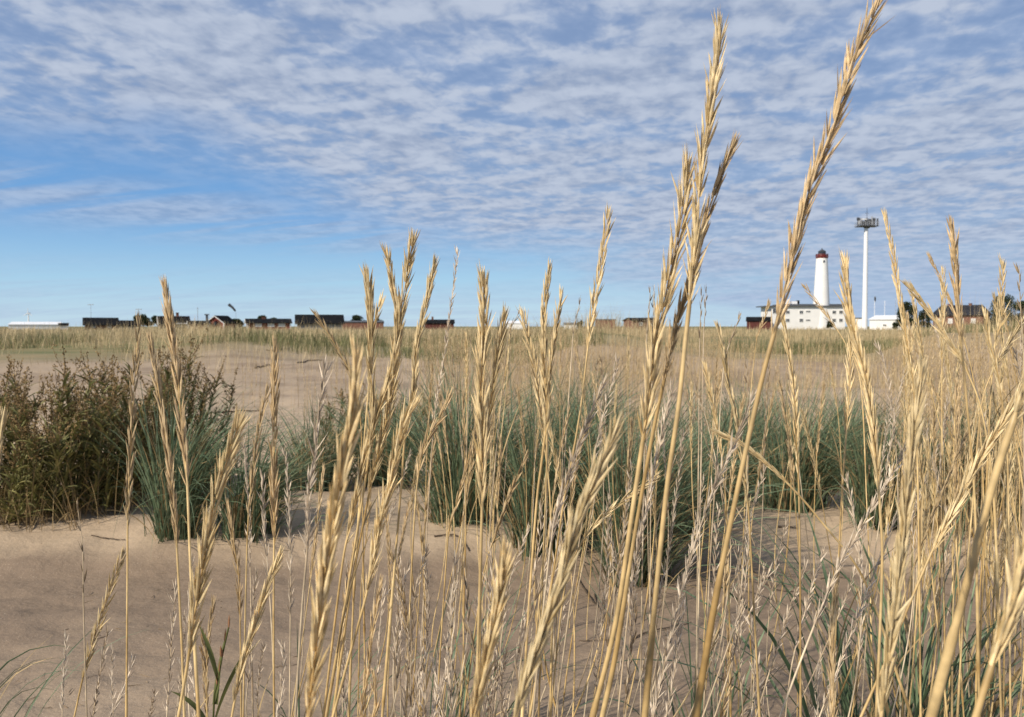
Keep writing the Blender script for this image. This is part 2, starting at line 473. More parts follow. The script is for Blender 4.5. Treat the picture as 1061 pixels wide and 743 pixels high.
        for cross in reps:
            ang = np.radians(rng.normal(16 if kind == 's' else 11, 7, nn))
            side = Bs * (sgn * math.cos(cross))[:, None] + Ns * (math.sin(cross) + rng.normal(0, 0.4, nn))[:, None]
            D = T * np.cos(ang)[:, None] + side * np.sin(ang)[:, None]
            O = pos + side * 0.0006
            keep = rng.random(nn) > 0.16
            mb.spindles(O[keep], D[keep], rng.uniform(0.012, 0.022, keep.sum()), rng.uniform(0.0006, 0.0013, keep.sum()),
                        np.clip(rng.normal(0.55, 0.28, keep.sum()), 0, 1), 0.4)
    mat = {'g': 'straw', 't': 'straw_tan', 's': 'silver', 'k': 'dark'}[kind]
    mb.build('seed_head', mat, root)
    # dry leaf on some stalks
    if rng.random() < 0.28 and s[-1] - Lear > 0.4:
        q = np.searchsorted(s, Lear + rng.uniform(0.18, 0.35)); q = min(q, 88)
        mb = MB(); az = rng.choice([0.1, 3.0, -0.4, 0.6]) + rng.uniform(-0.4, 0.4)
        mb.blades(C[q][None], az, rng.uniform(0.10, 0.22), rng.uniform(0.1, 0.35), rng.uniform(0.1, 1.0), rng.uniform(0.0022, 0.004), 8, 0.4,
                  rng.uniform(0.3, 0.8), 0, rng.uniform(-2, 2))
        mb.build('leaf', 'dry_leaf', root, True)
    STALKS.append(dict(o=root, tip=pts[0], kind=kind, w=w, d=d, dx=(pts[0][0] - pts[-1][0]) / max(1, pts[-1][1] - pts[0][1]), lab=label))
    return root


T = []   # traced from the photograph: pts, ear end y, ear width px, kind, label, extra
def tr(pts, ee, w, k, label=None, **kw): T.append((pts, ee, w, k, label, kw))

# the big ones
tr([(746, 20), (743, 63), (739.5, 91), (734, 130), (729, 158), (724, 205), (720, 262), (714, 318), (709, 365), (703, 422), (691, 506), (679, 621), (668, 743)], 315, 15, 'g',
   'tallest golden ear left of the lighthouse, tip high among the clouds', stem_r=0.0021, phi=0.5, plump=1.3)
tr([(714, 165), (708, 215), (700.5, 257), (693, 289), (686, 325), (678, 356), (673, 407), (667, 450), (654, 538), (638, 645), (614, 743)], 455, 15, 'g',
   'plump golden ear crossing the skyline just left of the tallest ear', stem_r=0.0022, phi=0.1, plump=1.35)
tr([(763, 145), (755, 162), (747, 181), (734, 220), (725, 250), (718, 280), (708, 311), (698, 345), (690, 385), (677, 446), (658, 552), (638, 677), (624, 743)], 385, 13, 't',
   'brownish gold ear bent right, its tip beside the tallest golden ear', stem_r=0.0018, plump=1.2)
tr([(916, -16), (905, 17), (889, 50), (872, 101), (859, 145), (842, 188), (829, 232), (821, 268), (812, 305), (803, 342), (788, 399), (764.5, 506), (741.5, 621), (721, 743)], 338, 14, 't',
   'very tall ear leaning right out of the picture top beside the lighthouse', stem_r=0.0021, phi=0.2, plump=1.2)
tr([(370, 358), (367, 418), (361, 455), (354, 490), (346, 540), (338, 585), (329, 658), (322, 715), (319, 743)], 735, 22, 'g',
   'nearest plump yellow ear left of centre, blurred and reaching the bottom edge', plump=1.05, phi=0.2)
tr([(957, 378), (950, 421), (945, 457), (941, 500), (936, 560), (929, 615), (921, 680), (913, 743)], 722, 19, 'g',
   'plump yellow ear at right, tip on far meadow under the mast', phi=0.2)
tr([(642, 439), (630, 467), (617, 497), (605, 525), (594, 552), (580, 608), (561, 660), (543, 714), (535, 743)], 738, 18, 'g',
   'plump bright ear at lower centre leaning right across a blue-green clump', phi=0.1, d=0.51)
tr([(525, 569), (521, 600), (516, 630), (508, 663), (498, 708), (491, 743)], 742, 18, 'g',
   'short plump yellow ear rising from the bottom edge at centre', phi=0.1, d=0.52)
tr([(250, 430), (245, 447), (238, 468), (224, 513), (215, 558), (207, 605), (201, 640), (194, 690), (185, 743)], 668, 16, 'g',
   'bristly bright yellow ear at left, leaning right over the leftmost blue-green clumps', phi=0.2, plump=1.15)
tr([(1073, 360), (1059, 409), (1029, 501), (1001, 608), (965, 743)], 375, 20, 'g',
   'thick bare yellow stem slanting up to the right edge', stem_r=0.0031, d=0.62)
tr([(1078, 525), (1059, 585), (1043, 649), (1029, 686), (1011, 743)], 690, 24, 'g',
   'blurred plump ear cut by the right edge near the lower corner', stem_r=0.002)
tr([(1064, 392), (1048, 423), (1015, 478), (988, 529), (966, 571), (936, 641), (921, 678), (892, 743)], 568, 13, 'g',
   'golden ear slanting strongly right, crossing the thick bare yellow stem', stem_r=0.0013)
tr([(144, 328), (141, 375), (138.5, 410), (135, 470), (132.5, 530), (132, 600), (131, 743)], 540, 9, 't',
   'tall upright tan ear before the brown bush, second tallest at left')
tr([(170, 291), (177, 340), (183, 380), (187, 428), (191, 469), (194, 500), (198, 600), (206, 743)], 500, 12, 't',
   'tall tan ear leaning left, tip above the dark-roofed houses at left')
tr([(155, 347), (161, 385), (166, 415), (173, 463), (181, 534), (185, 600), (189, 683), (191, 743)], 562, 11, 't',
   'tan ear leaning left, just left of the tall dark-house ear')
tr([(500, 282), (502, 328), (500, 363), (498, 408), (500, 460), (499, 540), (497, 610), (493, 743)], 520, 14, 'g',
   'upright golden ear at centre, left one of a close pair')
tr([(524, 322), (516, 363), (511, 396), (506, 431), (502, 475), (499, 560), (496, 743)], 478, 11, 'g',
   'golden ear at centre leaning right into the taller upright one')
tr([(379, 279), (382, 305), (384, 333), (384, 378), (386, 430), (381, 480), (362, 600), (338, 743)], 470, 12, 'g',
   'leftmost golden ear of the tall centre-left cluster against the sky')
tr([(399, 257), (404, 280), (408, 304), (412, 330), (410, 363), (402, 396), (394, 419), (384, 450), (374, 490), (363, 544), (354, 590), (335, 743)], 560, 12, 'g',
   'golden ear curving left at its tip, second from left in centre-left cluster')
tr([(429, 243), (425, 265), (421, 289), (416, 319), (412, 348), (406, 408), (398, 445), (390, 476), (375, 549), (362, 620), (345, 743)], 505, 12, 'g',
   'highest golden ear of the centre-left cluster, leaning right')
tr([(451, 269), (445, 298), (437, 334), (431, 363), (428, 408), (420, 450), (416, 500), (411, 561), (403, 658), (396, 743)], 448, 11, 'g',
   'golden ear leaning right, rightmost of the tall centre-left cluster')
tr([(431, 415), (418, 440), (409, 476), (402, 510), (394, 540), (387, 576), (380, 615), (362, 680), (345, 743)], 608, 13, 'g',
   'golden ear with its tip on bare sand, below the centre-left cluster')
tr([(397, 310), (391, 325), (386, 346), (382, 400), (378, 450)], 350, 9, 'g', 'small golden ear between the two leftmost ears of centre-left cluster')
tr([(475, 258), (472, 280), (470, 297), (464, 342), (459, 378), (453, 408), (449, 445), (444, 520), (438, 640)], 455, 7, 's',
   'slender silvery ear rising into the sky right of centre-left cluster')
tr([(570, 274), (566, 305), (563.5, 331), (564, 382), (566, 433), (561, 480), (556, 521), (548, 628), (541, 743)], 448, 12, 'g',
   'middle and tallest golden ear of three right of centre')
tr([(582, 302), (577, 335), (573, 362), (569, 394), (567, 440), (566, 500), (562, 600), (558, 743)], 440, 10, 'g', 'right golden ear of three right of centre, leaning right')
tr([(541, 322), (547, 350), (552, 369), (557, 402), (561, 433), (565, 467), (570, 520), (572, 620), (570, 743)], 462, 9, 'g', 'left golden ear of three right of centre, leaning left')
tr([(631, 217), (627, 245), (622, 280), (614, 323), (608, 369), (602, 420), (592, 480), (584, 520), (572, 601), (549, 743)], 352, 10, 'g',
   'tall slim golden ear over the small brick-red box building')
tr([(338, 369), (335, 402), (329, 433), (326, 474), (320, 506), (319, 561), (313, 631), (306, 743)], 572, 14, 's', 'big open silvery white ear against bare sand at left of centre')
tr([(809, 318), (814, 342), (818, 371), (823, 405), (825, 458), (827.5, 500), (829, 600), (829.5, 743)], 482, 10, 'g', 'golden ear on a straight stem before the white station, leaning left')
tr([(875, 265), (877, 300), (882, 335), (889, 360), (896, 387), (903, 433), (908, 478), (912, 530), (914, 590), (908, 743)], 502, 13, 'g',
   'long golden ear leaning left between the lighthouse and the white mast')
tr([(884, 330), (881, 376), (879, 420), (877, 446), (872, 520), (866, 640)], 448, 9, 'g', 'slim upright ear on far meadow, right of the lighthouse')
tr([(916, 219), (924, 257), (931, 302), (938, 342), (943, 378), (947, 405), (951, 500), (954, 743)], 402, 9, 'g', 'tall slim golden ear leaning left, just right of the white mast')
tr([(985, 229), (988, 252), (990, 276), (992, 311), (995, 345), (1002, 420), (1010, 520), (1014, 700)], 350, 11, 't', 'tall brownish ear in front of the red brick house')
tr([(962, 263), (974, 289), (984, 311), (992, 334), (1004, 370), (1016, 450), (1022, 600)], 338, 6, 't', 'thin tan ear leaning left before the red brick house')
tr([(939, 293), (957, 315), (971, 335), (988, 361), (1001, 383), (1018, 430), (1030, 520), (1036, 700)], 388, 10, 'g', 'golden ear leaning steeply left under the dark round tree')
tr([(977, 278), (977.5, 310), (976, 347), (976, 372), (976, 450), (978, 600)], 374, 7, 'g', 'pale slim upright ear at the left end of the brick house')
tr([(1020, 322), (1025, 354), (1032, 379), (1038, 415), (1044, 480), (1046, 640)], 420, 9, 'g', 'golden ear at the right end of the brick house, leaning left')
tr([(1039, 271), (1038, 306), (1037, 335), (1031, 356), (1026, 420), (1020, 560)], 358, 8, 'g', 'pale ear standing before the dark pines, tip high')
tr([(1056, 275), (1057, 310), (1060, 360), (1061, 420), (1060, 560)], 372, 6, 'k', 'thin dark weathered ear at the right edge over the pines')
tr([(1064, 325), (1046, 355), (1031, 381), (1017, 420), (1008, 520)], 386, 8, 'g', 'golden ear slanting right beneath the dark pines')
# left foreground
tr([(2, 428), (-2, 460), (-8, 520), (-14, 700)], 500, 14, 'g', 'golden ear cut by the left edge beside the brown bush')
tr([(79.5, 519), (83, 545), (86, 570), (86.7, 631), (90, 743)], 612, 7, 'k', 'thin nearly bare brown stalk on the ledge of sand below brown bush')
tr([(68.7, 656), (66, 700), (64.5, 743)], 735, 7, 's', 'leftmost short silvery stalk over the near sand')
tr([(129, 571), (118, 600), (108, 631), (95, 670), (86.5, 700), (77, 743)], 700, 9, 'g', 'golden ear leaning right over near sand below the brown bush')
tr([(112, 648), (107, 680), (103, 703), (96, 743)], 742, 9, 's', 'silvery open ear low at left, beside the leaning golden ear')
tr([(140, 678), (133, 700), (126, 719), (114, 743)], 740, 9, 's', 'silvery ear near the bottom edge leaning right at left')
tr([(199.5, 574), (197, 610), (195, 645), (192, 743)], 655, 8, 's', 'silvery ear close behind the bristly yellow ear')
tr([(183, 605), (180, 640), (178, 663), (173, 743)], 738, 10, 's', 'silvery open ear left of the bristly yellow ear')
tr([(161, 714), (157, 735), (153, 760)], 760, 9, 's', 'tiny silvery tip at the bottom edge at left')
tr([(210, 652), (212, 690), (214, 743)], 742, 7, 't', 'short brownish ear beside the green weed')
tr([(291, 571), (284, 592), (276, 610), (260, 660), (249, 697), (240, 743)], 722, 12, 'g', 'golden ear rising from the bottom left, right of the green weed')
tr([(285, 354), (284.5, 391), (284, 474), (284, 552), (283.5, 640), (284, 743)], 560, 10, 't', 'upright orange-tan ear against the sand under the long red house')
tr([(278, 401), (271, 430), (264, 474), (258, 528), (255, 600), (252, 743)], 530, 8, 't', 'tan ear leaning right, left of the upright orange-tan ear')
tr([(251, 448), (254, 475), (256, 500), (259, 572), (262, 743)], 585, 8, 's', 'silvery ear over a blue-green clump, right of the bristly yellow ear')
tr([(271, 487), (273, 520), (275, 558), (281, 640), (285, 743)], 600, 10, 's', 'open silvery ear just left of the upright orange-tan ear, on the clump')
tr([(295, 464), (298, 500), (300, 540), (301, 608), (300, 743)], 630, 9, 's', 'silvery ear right of the upright orange-tan ear')
tr([(236, 520), (239, 540), (243, 569), (248, 612), (250, 743)], 640, 8, 't', 'short tan ear at the foot of the leftmost blue-green clumps')
# middle
tr([(326, 323), (334, 336), (342, 349), (352, 366), (364, 390), (374, 440), (376, 560)], 398, 7, 't', 'arching tan ear with its tip curled left under the dark-roofed hall')
tr([(467, 409), (455, 434), (444, 453), (434, 488), (428, 560), (420, 743)], 492, 9, 't', 'tan ear leaning right with tip on the pale sand left of centre')
tr([(488, 463), (479, 500), (471, 530), (464, 560), (452, 743)], 548, 8, 't', 'dim tan ear against the clump left of the central upright pair')
tr([(546, 471), (531, 505), (522, 530), (513, 556), (500, 601), (480, 743)], 566, 8, 't', 'tan ear leaning right against the central blue-green clump')
tr([(641, 367), (635, 394), (627, 422), (620, 453), (610, 500), (596, 590), (575, 743)], 475, 9, 's', 'silvery ear with tip below the small brick-red box building')
tr([(630, 388), (620, 409), (608, 440), (596, 470), (584, 510), (574, 540), (562, 640), (552, 743)], 560, 13, 's', 'broad silvery ear leaning right before the central clumps')
tr([(681, 494), (655, 512), (628, 533), (603, 562), (585, 610), (570, 743)], 562, 9, 'g', 'golden ear slanting far right across a blue-green clump, low at centre')
tr([(549, 544), (540, 568), (531, 592), (522, 640), (512, 743)], 650, 9, 's', 'silvery ear behind the short plump yellow ear')
tr([(698, 394), (688, 440), (672, 515), (655, 602), (640, 743)], 620, 12, 's', 'long silvery ear leaning right between two bare golden stems')
tr([(708, 444), (702, 500), (695, 552), (686, 640), (676, 743)], 590, 9, 's', 'silvery ear just right of the tallest stem, on a blue-green clump')
tr([(788, 398), (778, 418), (763, 455), (751, 480), (728, 538), (709, 603), (695, 658), (677, 743)], 735, 13, 's', 'longest silvery ear, leaning right below the tall right-leaning stem')
tr([(743, 336), (750, 364), (755, 399), (763, 433), (768, 467), (772, 500), (776, 538), (780, 608), (787, 743)], 520, 10, 'g', 'golden ear leaning left with its tip at the skyline left of dark shed')
tr([(730, 376), (737, 410), (743, 444), (748, 476), (754, 560), (757, 743)], 468, 8, 'g', 'slim golden ear leaning left on the far meadow left of dark shed')
tr([(740, 446), (757, 455), (773, 463), (793, 479), (821, 506), (849, 538), (895, 600), (930, 700)], 500, 11, 'g', 'pale ear fallen far to the left across two clumps', plump=0.7)
tr([(940, 463), (922, 495), (904, 525), (888, 555), (872, 580), (854, 622), (831, 681), (808, 743)], 640, 13, 's', 'broad silvery ear slanting right, left of the plump right ear')
tr([(928, 533), (915, 570), (900, 608), (886, 645), (872, 682), (849, 743)], 742, 11, 's', 'silvery ear low at right, behind the plump right ear')
tr([(803, 687), (790, 710), (768, 742)], 742, 9, 's', 'short silvery ear at the bottom right of centre leaning right')
tr([(762, 560), (767, 600), (766, 630), (755, 668), (728, 743)], 655, 10, 's', 'silvery ear over near sand with a kinked pale stem')
tr([(735, 470), (757, 515), (780, 560), (803, 622), (827, 690), (838, 743)], 505, 6, 's', 'thin pale stalk leaning left over near sand below the lighthouse')
tr([(833, 296), (847, 314), (862, 334), (878, 360), (892, 400), (898, 520)], 338, 5, 't', 'thin tan stalk crossing in front of the lighthouse')
tr([(906, 355), (915, 373), (921, 405), (926, 437), (930, 500), (932, 640)], 440, 7, 's', 'pale slim ear on far meadow under the white mast')
tr([(768, 325), (760, 345), (750, 380), (744, 460)], 352, 5, 'k', 'dark thin stalk leaning right over the skyline left of dark shed')
tr([(797, 312), (790, 336), (784, 352), (777, 420), (772, 520)], 345, 5, 't', 'thin tan stalk leaning right before the dark low shed')
tr([(674, 297), (672.5, 320), (670, 350), (668, 450)], 338, 5, 'k', 'left one of two thin dark stalks over the brick-red shed')
tr([(678, 295), (677, 320), (676, 350), (675, 450)], 338, 5, 'k', 'right one of two thin dark stalks over the brick-red shed')
tr([(727, 299), (726, 325), (725, 350), (724, 450)], 342, 5, 'k', 'left one of two thin dark stalks right of the tallest ear')
tr([(732, 297), (730.5, 325), (729, 350), (727, 450)], 342, 5, 'k', 'right one of two thin dark stalks right of the tallest ear')
tr([(602, 309), (597, 330), (594, 345), (588, 430)], 338, 5, 'k', 'thin dark stalk leaning right over the grey-roofed shed')
tr([(540, 320), (532, 335), (526, 352), (518, 430)], 345, 5, 'k', 'thin dark stalk leaning right over the low white shed')
tr([(427, 640), (423, 690), (419, 743)], 742, 12, 's', 'bleached white ear low at centre left, broadest of the low silvery ones')
tr([(400, 596), (394, 650), (388, 743)], 700, 8, 's', 'greyish ear over near sand, left of the broad bleached white ear')

for pts, ee, w, k, lab, kw in T:
    build_stalk(pts, ee, w, k, lab, **kw)

# further stalks standing between the traced ones
used = [(p[0][0][0], p[0][0][1]) for p in T]


def scatter(n, xr, yr, wr, kinds, lean, seed):
    g = np.random.default_rng(seed); made = 0; tries = 0
    while made < n and tries < n * 40:
        tries += 1
        x = g.uniform(*xr); y = g.uniform(*yr); w = g.uniform(*wr)
        if any(abs(x - a) < 3.2 and abs(y - b) < 30 for a, b in used): continue
        k = g.choice(list(kinds))
        rw = {'g': 0.0120, 't': 0.0105, 's': 0.0125, 'k': 0.0085}[k]
        d = rw * F / w
        yg = 338 + F * (CAMZ - 0.05) / d
        if yg < y + 60: continue
        le = g.normal(*lean)
        earlen = g.uniform(0.13, 0.23) * F / d
        H = min(yg, 760) - y
        cv = g.normal(0, 0.05)
        pts = [(x - le * s * H - cv * H * math.sin(s * 3.1) - g.normal(0, 0.6), y + s * H) for s in np.linspace(0, 1, 6)]
        build_stalk(pts, y + earlen, w, k, None)
        used.append((x, y)); made += 1


scatter(26, (440, 665), (338, 430), (3.2, 5.2), 'tttgk', (0.04, 0.06), 1)
scatter(18, (430, 690), (400, 480), (4, 6.5), 'ttsg', (0.08, 0.07), 2)
scatter(18, (690, 880), (340, 430), (3.2, 5.5), 'tgtk', (0.0, 0.09), 3)
scatter(34, (935, 1064), (300, 420), (3.6, 7), 'tgtgs', (-0.02, 0.14), 4)
scatter(28, (925, 1064), (400, 560), (5, 8), 'tgsg', (0.05, 0.15), 5)
scatter(26, (405, 530), (555, 690), (8, 11), 'sssk', (0.06, 0.05), 6)
scatter(18, (560, 720), (470, 640), (7, 10), 'sssk', (0.14, 0.07), 7)
scatter(22, (720, 900), (480, 690), (6.5, 10), 'ssst', (0.12, 0.14), 8)
scatter(12, (230, 420), (560, 700), (7, 10), 'sst', (0.06, 0.06), 9)
scatter(6, (60, 230), (600, 700), (6, 8), 'st', (0.06, 0.06), 10)
scatter(8, (300, 440), (430, 560), (5, 7), 'tst', (0.08, 0.06), 12)


# ------------------------------------------------------------------ ground sheet
def graded(a, b, fine, grow):
    out = [0.0]; step = fine
    while out[-1] < b - a:
        if out[-1] > 6.5: step *= grow
        out.append(out[-1] + step)
    return np.array(out) + a


ys = np.concatenate([np.linspace(-60, 0.6, 30)[:-1], graded(0.6, 3500, 0.028, 1.02)])
xp = [0.0]; st = 0.03
while xp[-1] < 2500:
    if xp[-1] > 3.2: st *= 1.035
    xp.append(xp[-1] + st)
xp = np.array(xp); xs = np.concatenate([-xp[::-1][:-1], xp])
X, Y = np.meshgrid(xs, ys)
Zg = ground(X, Y)
nx, ny = len(xs), len(ys)
i, j = np.meshgrid(np.arange(ny - 1), np.arange(nx - 1), indexing='ij')
Q = np.stack([i * nx + j, i * nx + j + 1, (i + 1) * nx + j + 1, (i + 1) * nx + j], -1).reshape(-1, 4)
mb = MB(); mb.add(np.stack([X, Y, Zg], -1).reshape(-1, 3), Q)
M['sand'] = sand_material()
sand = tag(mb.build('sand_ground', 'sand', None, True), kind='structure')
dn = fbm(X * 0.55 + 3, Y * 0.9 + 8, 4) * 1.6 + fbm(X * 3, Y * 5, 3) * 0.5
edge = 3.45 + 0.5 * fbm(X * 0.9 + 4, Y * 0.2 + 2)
shade_tone = np.clip((1 - sstep(edge - 0.12, edge + 0.25, Y)) * (0.92 + dn) + sstep(4, 7, Y) * sstep(0.02, 0.3, dn) * 0.5 + 0.25 * sstep(9, 13, Y), 0, 1)  # grass shade painted into the near sand, plus noisy darker tone farther out
veg = np.clip(sstep(19, 30, Y + 6 * fbm(X * 0.15, Y * 0.15) * 2) + 0 * X, 0, 1)
for nm, arr in (('shade_tone', shade_tone), ('veg', veg)):
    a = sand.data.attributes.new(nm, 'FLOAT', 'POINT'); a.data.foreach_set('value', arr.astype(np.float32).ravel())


def gpt(px, py):
    """where the view ray through a pixel meets flat ground"""
    d = CAMZ * F / (py - 338.0)
    for _ in range(4):
        p = at(px, py, d); h = float(ground(p[0], p[1]))
        d = (CAMZ - h) * F / (py - 338.0)
    p = at(px, py, d); p[2] = float(ground(p[0], p[1])); return p


# ------------------------------------------------------------------ blue-green clumps
def clump(p, rad, h, n, label, wind=0.25, dry=0.12, width=(0.0038, 0.0075), spread=1.0, name='grass_clump', group='blue-green grass clumps'):
    root = thing(name, p, label, 'grass clump', group)
    for part, mat, cnt in (('green_blades', 'blue_leaf', int(n * (1 - dry))), ('dry_blades', 'dry_leaf', max(3, int(n * dry)))):
        a = rng.random(cnt) * 6.283; r = rad * np.sqrt(rng.random(cnt)) * (0.62 + 0.38 * np.sin(a * 2 + p[0] * 9) * np.sin(a * 3 + p[1] * 7)) * np.where(rng.random(cnt) < 0.12, rng.uniform(1.1, 2.0, cnt), 1)
        bx = p[0] + r * np.cos(a); by = p[1] + r * np.sin(a) * 0.75
        base = np.stack([bx, by, ground(bx, by) - 0.01], 1)
        # outwards from the middle, carried over by the wind to the right
        ox = np.cos(a) * r / rad * spread * 1.3 + wind * 2.2 + rng.normal(0, 0.5, cnt)
        oy = np.sin(a) * r / rad * spread * 1.3 + rng.normal(0, 0.5, cnt)
        az = np.arctan2(oy, ox); mag = np.clip(np.hypot(ox, oy), 0, 1.6)
        L = h * np.where(rng.random(cnt) < 0.25, rng.uniform(0.3, 0.6, cnt), rng.uniform(0.7, 1.45, cnt)) * (1 if part == 'green_blades' else 0.85)
        mb = MB()
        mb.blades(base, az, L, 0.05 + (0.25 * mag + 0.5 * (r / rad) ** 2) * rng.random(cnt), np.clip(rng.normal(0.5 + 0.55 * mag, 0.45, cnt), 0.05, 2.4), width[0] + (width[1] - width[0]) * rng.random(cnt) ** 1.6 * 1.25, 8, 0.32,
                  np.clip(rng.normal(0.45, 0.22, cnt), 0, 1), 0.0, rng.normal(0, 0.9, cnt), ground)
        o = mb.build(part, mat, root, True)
        if cnt > 100: o['kind'] = 'stuff'
    return root


CL = [  # px, py of the base, half-width px, height m, blades, label
    (182, 556, 34, 0.55, 420, 'blue-green clump nearest the brown bush, blades arching right', 0.30),
    (258, 560, 42, 0.42, 480, 'low wide blue-green clump behind the bristly yellow ear', 0.36),
    (330, 508, 46, 0.42, 420, 'blue-green clump behind the big open silvery white ear', 0.10),
    (405, 500, 44, 0.48, 440, 'dark green clump behind the plump ears at centre left', 0.05),
    (480, 540, 42, 0.62, 560, 'blue-green clump behind the upright golden pair at centre', 0.10),
    (560, 575, 48, 0.66, 680, 'tallest blue-green clump, behind the plump bright ear at lower centre', 0.24),
    (650, 600, 44, 0.64, 640, 'nearest mid clump, blue-green, crossed by two thick bare golden stems', 0.20),
    (745, 520, 48, 0.50, 480, 'blue-green clump under the fallen pale ear', 0.15),
    (828, 526, 50, 0.52, 520, 'wide blue-green clump below the lighthouse', 0.20),
    (905, 560, 36, 0.46, 380, 'blue-green clump behind the broad silvery ear at right', 0.10),
    (975, 545, 48, 0.52, 460, 'half dry clump behind the plump yellow ear at right', 0.05),
    (1045, 560, 44, 0.55, 460, 'half dry clump at the right edge behind dense stalks', -0.1),
    (523, 528, 30, 0.50, 300, 'blue-green clump filling the gap behind the three golden ears', 0.15),
    (604, 548, 30, 0.52, 320, 'blue-green clump behind the broad silvery ear, left of the bare stems', 0.20),
    (702, 552, 32, 0.46, 320, 'blue-green clump right of the tallest stem, behind silvery ears', 0.20),
    (788, 500, 34, 0.44, 300, 'blue-green clump tucked behind the wide clump below the lighthouse', 0.10),
    (866, 505, 30, 0.44, 280, 'blue-green clump behind the long golden ear under the mast', 0.10),
    (610, 480, 60, 0.55, 440, 'far blue-green clump behind the centre clumps, left of the tallest ear', 0.05),
    (885, 470, 44, 0.40, 300, 'far small clump on pale sand right of the lighthouse line', 0.05),
    (770, 455, 40, 0.42, 300, 'far small clump on pale sand under the dark low shed', 0.05),
]
for px, py, hw, h, n, lab, wd in CL:
    p = gpt(px, py); d = to_px(p)[2]
    clump(p, hw * d / F * 0.9, h, int(n * 1.25), lab, wd, 0.48 if 'half dry' in lab else 0.26)
# close ones whose roots lie below the picture
clump(np.array([0.78, 1.62, float(ground(0.78, 1.62))]), 0.24, 0.50, 150, 'near blue-green clump at the lower right corner with broad blades', 0.10, 0.2, (0.006, 0.011))
clump(np.array([0.42, 1.75, float(ground(0.42, 1.75))]), 0.10, 0.36, 34, 'sparse near clump at the bottom edge right of centre', 0.15, 0.15, (0.004, 0.007))
clump(np.array([-1.12, 1.75, float(ground(-1.12, 1.75))]), 0.12, 0.36, 18, 'sparse near clump at the lower left corner, dark thin arching blades', 0.55, 0.05, (0.003, 0.005))
clump(np.array([-0.12, 1.85, float(ground(-0.12, 1.85))]), 0.12, 0.34, 30, 'sparse near clump at the bottom edge in the centre', 0.3, 0.1, (0.003, 0.006))
clump(np.array([-0.42, 1.85, float(ground(-0.42, 1.85))]), 0.10, 0.32, 22, 'sparse near clump at the bottom edge under the nearest plump ear', 0.3, 0.1, (0.003, 0.005))

# the rest of the dry stalks between and behind the clumps: far past 300
mb = MB()
def dry_field(n, xr, yr, hr, wr=(0.002, 0.004), az0=0.0, mode=0):
    px = rng.uniform(*xr, n); py = rng.uniform(*yr, n)
    d = CAMZ * F / (py - 338)
    bx = (px - 530.5) / F * d; by = d
    base = np.stack([bx, by, ground(bx, by)], 1)
    L = rng.uniform(*hr, n)
    az = rng.normal(az0, 1.4, n)
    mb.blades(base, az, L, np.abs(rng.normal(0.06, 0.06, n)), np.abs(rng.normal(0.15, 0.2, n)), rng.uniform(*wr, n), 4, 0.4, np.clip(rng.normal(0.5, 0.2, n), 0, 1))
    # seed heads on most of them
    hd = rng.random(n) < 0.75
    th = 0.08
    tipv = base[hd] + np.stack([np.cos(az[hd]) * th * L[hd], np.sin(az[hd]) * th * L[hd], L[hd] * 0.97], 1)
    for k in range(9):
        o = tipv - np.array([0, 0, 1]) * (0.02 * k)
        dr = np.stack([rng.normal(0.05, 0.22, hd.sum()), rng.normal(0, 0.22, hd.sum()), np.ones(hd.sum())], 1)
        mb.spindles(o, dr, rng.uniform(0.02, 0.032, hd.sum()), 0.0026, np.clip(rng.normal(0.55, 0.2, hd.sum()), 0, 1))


dry_field(420, (430, 690), (408, 520), (0.55, 0.9))
dry_field(320, (690, 940), (400, 500), (0.4, 0.8))
dry_field(800, (930, 1100), (400, 600), (0.5, 0.95))
dry_field(950, (440, 760), (366, 425), (0.4, 0.9), (0.003, 0.006))
dry_field(420, (760, 1080), (368, 405), (0.4, 0.8), (0.004, 0.008))
dry_field(70, (240, 430), (420, 500), (0.4, 0.7))
dry_field(50, (0, 430), (395, 470), (0.3, 0.6))
tag(mb.build('dry_grass', 'straw_tan', None), kind='stuff')

